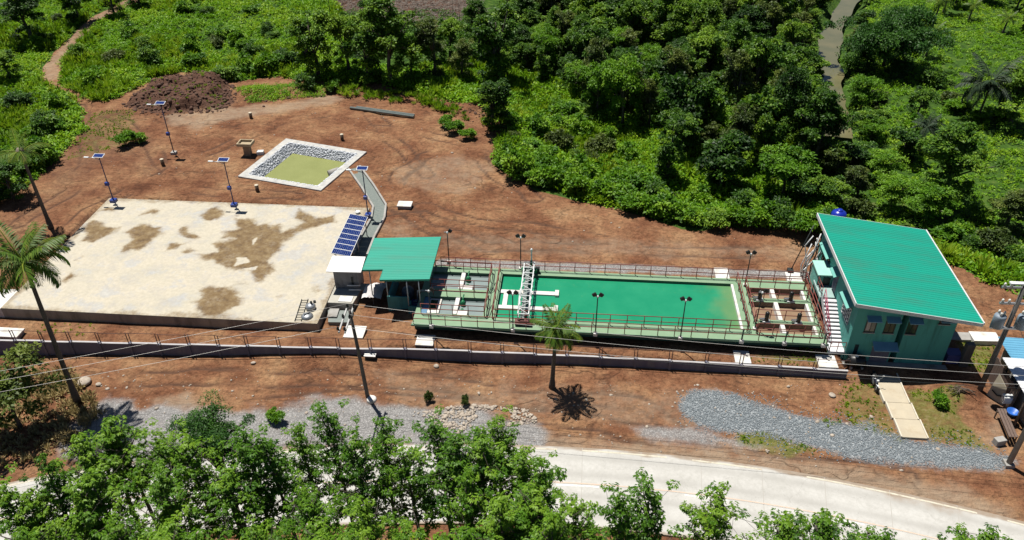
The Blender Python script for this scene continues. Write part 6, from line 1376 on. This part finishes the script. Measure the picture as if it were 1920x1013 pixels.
def palm(name, label, base, top, r0, nfr, scale, fr, seed, nuts=0, group='coconut palms', ups=.35):
    r = np.random.default_rng(seed); base = np.array(base); top = np.array(top); t = thing(name, label, 'palm', tuple(base), group)
    pts = []; rad = []
    for i in range(14):
        u = i / 13; p = base + (top - base) * np.array([u ** 1.25, u ** 1.25, u]); pts.append(tuple(p)); rad.append(r0 * (1.5 - .5 * min(1, u * 6) - .4 * u) * (1 + .05 * (i % 2)))
    pts[0] = (base[0], base[1], base[2] - .3); MB().path(pts, rad, 10).build('trunk', M_PBARK, t)
    for i in range(nfr):
        f = i / nfr; k = 0 if f < ups else (1 if f < .72 else 2)
        o = link('frond', fr[k], t, tuple(top - base)); o.rotation_euler = (r.normal(0, .12), (-.62 * (1 - f / ups) if k == 0 else r.uniform(-.1, .25) + .3 * (k - 1)), i * 2.4 + r.uniform(-.25, .25)); s = scale * r.uniform(.85, 1.1); o.scale = (s, s, s)
    for i in range(nuts):
        a = i * 2.4; MB().lathe((top[0] + .28 * math.cos(a), top[1] + .28 * math.sin(a), top[2] - .42), [(.03, 0), (.12, .08), (.13, .17), (.07, .27)], 9).build('coconut', mat('coconut', (.10, .13, .03), (.16, .12, .04), 4, .5), t)
    return t
palm('young_palm', 'young coconut palm with a shadow on the soil before the tank', (-1.26, 46.6, ground_z(-1.26, 46.6)), (-1.05, 46.6, 5.9), .19, 19, .67, FR, 1)
palm('coconut_palm', 'tall leaning coconut palm at the left before the fence wall', (-37.8, 42.1, ground_z(-37.8, 42.1)), (-37.6, 42.5, 12.9), .2, 25, 1.02, FR, 2, 6)
dp = palm('dead_top_palm', 'leaning palm with a bare topped trunk and few fronds at the left', (-52.94, 65.0, ground_z(-52.9, 65)), (-53.0, 65.0, 9.3), .2, 10, .9, FR, 3, 0, 'coconut palms', .2)
MB().lathe((-53.0, 65.0, 8.5), [(.2, 0), (.38, .3), (.42, .7), (.36, 1.1), (.2, 1.35)], 12).build('crown_stub', mat('palm_fibre', (.26, .22, .16), (.16, .13, .1), 5, .95, 0, .6, 12), dp)
for k, (a, b, h, s, lab) in enumerate(((1832, 225, 4.6, 1.2, 'large dark palm with drooping fronds right of the meadow'), (1722, 285, 3.2, .62, 'small dark palm beside the large glossy tree'), (1815, 40, 2.6, .6, 'small palm in the upper meadow, left of two'), (1880, 62, 2.4, .6, 'small palm in the upper meadow, right of two'), (1745, 60, 5.0, .8, 'pale fronded palm beside the feathery tree top'), (1768, 25, 5.4, .8, 'pale fronded palm at the upper edge right of the feathery tree'), (1735, 108, 4.0, .7, 'pale fronded palm at the right foot of the feathery tree'))):
    q = on_ground(a, b); palm('palm', lab, tuple(q), (q[0] + .3, q[1] + .2, q[2] + h), .17, 26 if k == 0 else 13, s, FD if k < 2 else FR, 40 + k, 0, 'palms right of the creek')
# seedlings
for k, (a, b) in enumerate(((803, 752), (871, 760))):
    q = on_ground(a, b); make_tree('seedling', BUSH[3], ['dry leaved seedling on the soil, left of two', 'dry leaved seedling on the soil, right of two'][k], 'seedling', tuple(q), k, (.28, .28, .55), 'seedlings')

# ---- undergrowth: nobody could count it
def scatter(poly_px, n, seed, z=.5, extra=None):
    r = np.random.default_rng(seed); pl = world_poly(poly_px, z); lo, hi = pl.min(0), pl.max(0); out = []
    while sum(map(len, out)) < n:
        p = r.uniform(lo, hi, (n * 2, 2)); m = inside(pl, p[:, 0], p[:, 1])
        if extra is not None: m &= extra(p[:, 0], p[:, 1])
        if not m.any(): break
        out.append(p[m])
    return np.concatenate(out)[:n]
def tuft_mesh(name, P2, size, per, lm, seed, blade=.0, patch=9.0, tmean=.5, wide=.2):
    """tufts of leaves (blade=0) or grass blades (blade=1), three corners a leaf"""
    r = np.random.default_rng(seed); n = len(P2); z = height(P2[:, 0], P2[:, 1]); B = np.c_[P2, z - .03]
    sz = size * r.uniform(.55, 1.35, n) * (1 + .6 * fbm(P2[:, 0], P2[:, 1], 5.0, seed, 3)); i = np.repeat(np.arange(n), per); k = len(i)
    a = r.uniform(0, 6.283, k)
    if blade:
        out = np.c_[np.cos(a), np.sin(a)]; lean = r.uniform(.12, .7, k); s = sz[i]
        root = B[i] + np.c_[out * (r.uniform(0, .25, k) * s)[:, None], np.zeros(k)]; tip = root + np.c_[out * (lean * s)[:, None], s * (1.05 - lean * .75) * r.uniform(.6, 1.1, k)]
        w = .05 * s + .02; side = np.c_[-out[:, 1], out[:, 0], np.zeros(k)] * w[:, None]; m_ = root * .45 + tip * .55 + np.c_[np.zeros((k, 2)), s * .12]
        V = np.stack([m_ - side, m_ + side, tip, root], 1).reshape(-1, 3); F_ = np.arange(4 * k).reshape(k, 4)[:, [3, 1, 2, 0]]; c = 4
    else:
        d = sphere_dirs(r, k); d[:, 2] = np.abs(d[:, 2]); s = sz[i]; pos = B[i] + d * (s * r.uniform(.55, 1, k))[:, None] * np.array([.85, .85, .9])
        D = d + r.normal(0, .5, (k, 3)) + np.array([0, 0, -.1]); Nn = d * .5 + np.array([0, 0, 1.0]) + r.normal(0, .3, (k, 3)); L_ = wide * r.uniform(.6, 1.4, k) * (.7 + .3 * s); V, F_ = leaf_soup(pos, D, Nn, L_, L_ * .6); c = 4
    pt = tmean + .42 * fbm(P2[:, 0], P2[:, 1], patch, seed + 5, 4) + r.normal(0, .13, n); tint = np.clip(pt[i] + r.normal(0, .11, k), 0, 1)
    return mesh_np(name, V, [F_], lm, np.repeat(tint, c))
def stuff(name, me, label): o = link(name, me); o['kind'] = 'stuff'; o['label'] = label; return o
notdirt = lambda X, Y: (signed(DIRT, X, Y) + 1.5 * fbm(X, Y, 6, 40) > -.1) & (seg_dist(TRACK, X, Y, False) > 1.25) & (seg_dist(CREEK, X, Y, False) > 2.6)
LEFT = [(-240, -25), (625, -25), (650, 60), (660, 175), (440, 180), (300, 160), (200, 205), (120, 300), (-60, 430), (-300, 520)]
p1 = scatter(LEFT, 8800, 3, .8, notdirt); stuff('scrub', tuft_mesh('scrub', p1, .62, 34, LM_SCRUB, 11, 0, 8, .56, .34), 'bright green leafy scrub covering the left field')
p2 = scatter(LEFT, 2700, 4, .8, lambda X, Y: notdirt(X, Y) & (fbm(X, Y, 9, 77) > -.05)); stuff('tall_grass', tuft_mesh('tall_grass', p2, 1.25, 26, LM_GRASS, 12, 1, 10, .5), 'tall yellow green grass in the left field')
RIGHT = [(600, 130), (760, 150), (900, 120), (980, 120), (1060, 140), (1250, 220), (1560, 260), (1560, 400), (1960, 520), (1960, 640), (1800, 520), (1520, 450), (1290, 440), (1090, 395), (930, 330), (920, 240), (780, 190), (640, 172)]
p3 = scatter(RIGHT, 6500, 5, -.5, notdirt); stuff('scrub', tuft_mesh('scrub', p3, .85, 38, LM_SCRUB, 13, 0, 5, .5, .34), 'green leafy scrub filling the slope behind the clearing')
p4 = scatter(RIGHT, 900, 6, -.5, notdirt); stuff('tall_grass', tuft_mesh('tall_grass', p4, 1.15, 28, LM_GRASS, 14, 1, 8, .5), 'tall reed grass on the slope behind the clearing')
MEAD = [(1560, 380), (1590, 240), (1600, 130), (1640, -30), (2500, -30), (2600, 720), (2100, 590), (1900, 520), (1700, 440)]
p5 = scatter(MEAD, 7500, 7, -1.5, notdirt); stuff('meadow', tuft_mesh('meadow', p5, .55, 30, LM_SCRUB, 15, 0, 12, .6, .3), 'bright low meadow plants right of the creek')
p5 = scatter([(960, 130), (1060, 150), (1100, 230), (1225, 300), (1215, 335), (1080, 330), (960, 250)], 420, 17, -1.2, notdirt); stuff('tall_grass', tuft_mesh('tall_grass', p5, .9, 26, LM_GRASS, 25, 1, 8, .72), 'bright sunlit grass in the gap before the dark forest')
FLOOR = [(600, 90), (700, 110), (985, 140), (1215, 250), (1500, 345), (1545, 250), (1520, 60), (1580, -90), (950, -90), (930, 90), (700, 90)]
p6 = scatter(FLOOR, 3200, 8, -1.2, notdirt); stuff('forest_floor', tuft_mesh('forest_floor', p6, 1.5, 30, LM_FOREST, 16, 0, 6, .5, .36), 'dark leafy undergrowth between the forest trees')
# taller weeds and shrubs in the two fields, each its own object
rsb = np.random.default_rng(55)
for nm2, poly_, cnt, zz0, lab0 in (('field_shrub', [(130, 165), (230, 70), (380, 10), (590, 0), (600, 120), (440, 150), (300, 150), (200, 195)], 22, .9, 'field shrub right of the track'), ('track_shrub', [(0, 60), (200, 20), (90, 110), (80, 170), (130, 210), (150, 250), (0, 380)], 16, .9, 'field shrub left of the track'), ('slope_shrub', [(960, 150), (1060, 170), (1200, 290), (1225, 345), (1330, 390), (1210, 395), (1000, 335), (940, 300), (945, 250)], 40, -1.0, 'slope shrub behind the clearing'), ('meadow_shrub', [(1640, 240), (1700, 150), (1900, 100), (1920, 480), (1800, 470), (1840, 330)], 9, -1.5, 'meadow shrub right of the creek')):
    pp = scatter(poly_, cnt, 90 + cnt, zz0, notdirt); uv = [project((p[0], p[1], zz0)) for p in pp]; rowof = {}
    for p, (u_, v_) in zip(pp, uv): rowof.setdefault(int(v_ // 45), []).append((u_, p))
    for ri, rk in enumerate(sorted(rowof)):
        for j, (u_, p) in enumerate(sorted(rowof[rk], key=lambda t_: t_[0])):
            kd = int(rsb.choice([0, 1, 2, 3], p=[.35, .2, .3, .15])); s = rsb.uniform(.55, 1.5); make_tree(nm2, BUSH[kd], '%s %s, %s from left in the %s row' % (('bright', 'dark', 'broad', 'olive')[kd], lab0, ORD[j], ORD[ri]), 'shrub', (p[0], p[1], ground_z(*p)), rsb.uniform(0, 6), (s, s * rsb.uniform(.8, 1.2), s * rsb.uniform(.45, 1.1)), lab0 + 's')
# cut brushwood at the top of the view, behind the edge trees
BR = [(610, -5), (650, 35), (700, 50), (780, 60), (860, 55), (905, 25), (900, -40), (610, -40)]
pb_ = scatter(BR, 4200, 70, .3); rq = np.random.default_rng(71); kk = len(pb_); zb_ = height(pb_[:, 0], pb_[:, 1]); ab = rq.uniform(0, 6.28, kk); lb = rq.uniform(.6, 2.2, kk)
dv = np.c_[np.cos(ab), np.sin(ab), rq.uniform(-.05, .45, kk)] * lb[:, None]; sd = np.c_[-np.sin(ab), np.cos(ab), np.zeros(kk)] * .035; b0 = np.c_[pb_, zb_ + rq.uniform(0, .35, kk)]; upv = np.array([0, 0, .06])
Vb = np.stack([b0 - sd, b0 + sd, b0 + upv, b0 + dv - sd * .5, b0 + dv + sd * .5, b0 + dv + upv * .5], 1).reshape(-1, 3); ix = np.arange(kk)[:, None] * 6
Fb = np.concatenate([ix + np.array([[0, 3, 5, 2]]), ix + np.array([[2, 5, 4, 1]]), ix + np.array([[1, 4, 3, 0]])])
stuff('brushwood', mesh_np('brushwood', Vb, [Fb], mat('brush_grey', (.30, .26, .225), (.15, .12, .10), 1.5, .95)), 'grey brown cut brushwood lying behind the forest edge trees')
for k, (a, b) in enumerate(((620, 40), (850, 62), (862, 70))):
    q = on_ground(a, b); solo('bare_sapling', MB().path([(q[0], q[1], q[2] - .2), (q[0] + .1, q[1], q[2] + 2.5), (q[0] + .05, q[1] + .1, q[2] + 5.5)], [.07, .05, .02], 6), M_BARK, 'bare thin sapling rising from the cut brushwood, %s from left' % ORD[k], 'sapling', 'bare saplings in the brushwood')
pz = scatter([(640, 35), (920, 30), (935, 120), (640, 120)], 700, 72, .2, notdirt); stuff('forest_floor', tuft_mesh('forest_floor', pz, .8, 28, LM_FOREST, 26, 0, 6, .55, .34), 'leafy undergrowth between the edge trees and the brushwood')
# sparse weeds on the soil
ws = []
for k, (pl, kk) in enumerate(GRASS_PATCH): 
    w_ = world_poly(pl, .2); area = .5 * abs(np.dot(w_[:, 0], np.roll(w_[:, 1], 1)) - np.dot(w_[:, 1], np.roll(w_[:, 0], 1))); ws.append(scatter(pl, int(area * 14 * kk), 60 + k, .2))
ws = np.concatenate(ws); ws = ws[(vnoise(ws[:, 0], ws[:, 1], 1.5, 8) > -.3)]
ws = ws[~((ws[:, 0] > 23.9) & (ws[:, 0] < 26.4) & (ws[:, 1] > 43) & (ws[:, 1] < 50.3))]
stuff('weeds', tuft_mesh('weeds', ws, .17, 12, LM_GRASS, 18, 1, 3, .5), 'short weeds growing in patches on the brown soil')
EDGE = [(620, 165), (760, 180), (830, 195), (880, 225), (940, 240), (950, 260), (900, 240), (800, 205), (640, 185)]
p7 = scatter(EDGE, 120, 9, .6); stuff('edge_reeds', tuft_mesh('edge_reeds', p7, .95, 24, LM_GRASS, 19, 1, 3, .5), 'reed tufts along the top of the brown slope')
p8 = scatter([(440, 165), (600, 158), (610, 180), (470, 192)], 420, 10, .9); stuff('bank_grass', tuft_mesh('bank_grass', p8, .4, 22, LM_SCRUB, 20, 0, 3, .5, .2), 'low green plants on the soil bank behind the pond')
pm_ = scatter([(240, 200), (300, 165), (345, 158), (430, 165), (440, 200), (340, 214)], 90, 13, .9); stuff('mound_weeds', tuft_mesh('mound_weeds', pm_, .32, 14, LM_GRASS, 27, 1, 3, .5), 'thin weeds sprouting on the earth mound')
rn_ = np.random.default_rng(83); pn = np.c_[rn_.uniform(-46, 34, 6000), rn_.uniform(18, 36, 6000)]; ed_ = np.interp(pn[:, 0], RE[:, 0], RE[:, 1]); pn = pn[pn[:, 1] < ed_ - 7.9][:3200]; stuff('verge_plants', tuft_mesh('verge_plants', pn, .55, 26, LM_SCRUB, 28, 0, 5, .5, .26), 'green plants growing under the rubber trees')
p9 = scatter([(0, 700), (130, 690), (200, 770), (120, 850), (0, 880)], 500, 12, 0.0); stuff('dry_grass', tuft_mesh('dry_grass', p9, .5, 14, leaf_mat('leaf_dry', (.2, .15, .06), (.36, .28, .12), (.5, .4, .2), .2, 0), 21, 1, 3, .5), 'dry yellow grass round the lower left tree')

dup = {k: v for k, v in LABELS.items() if len(v) > 1}
if dup: print('DUPLICATE LABELS', dup)
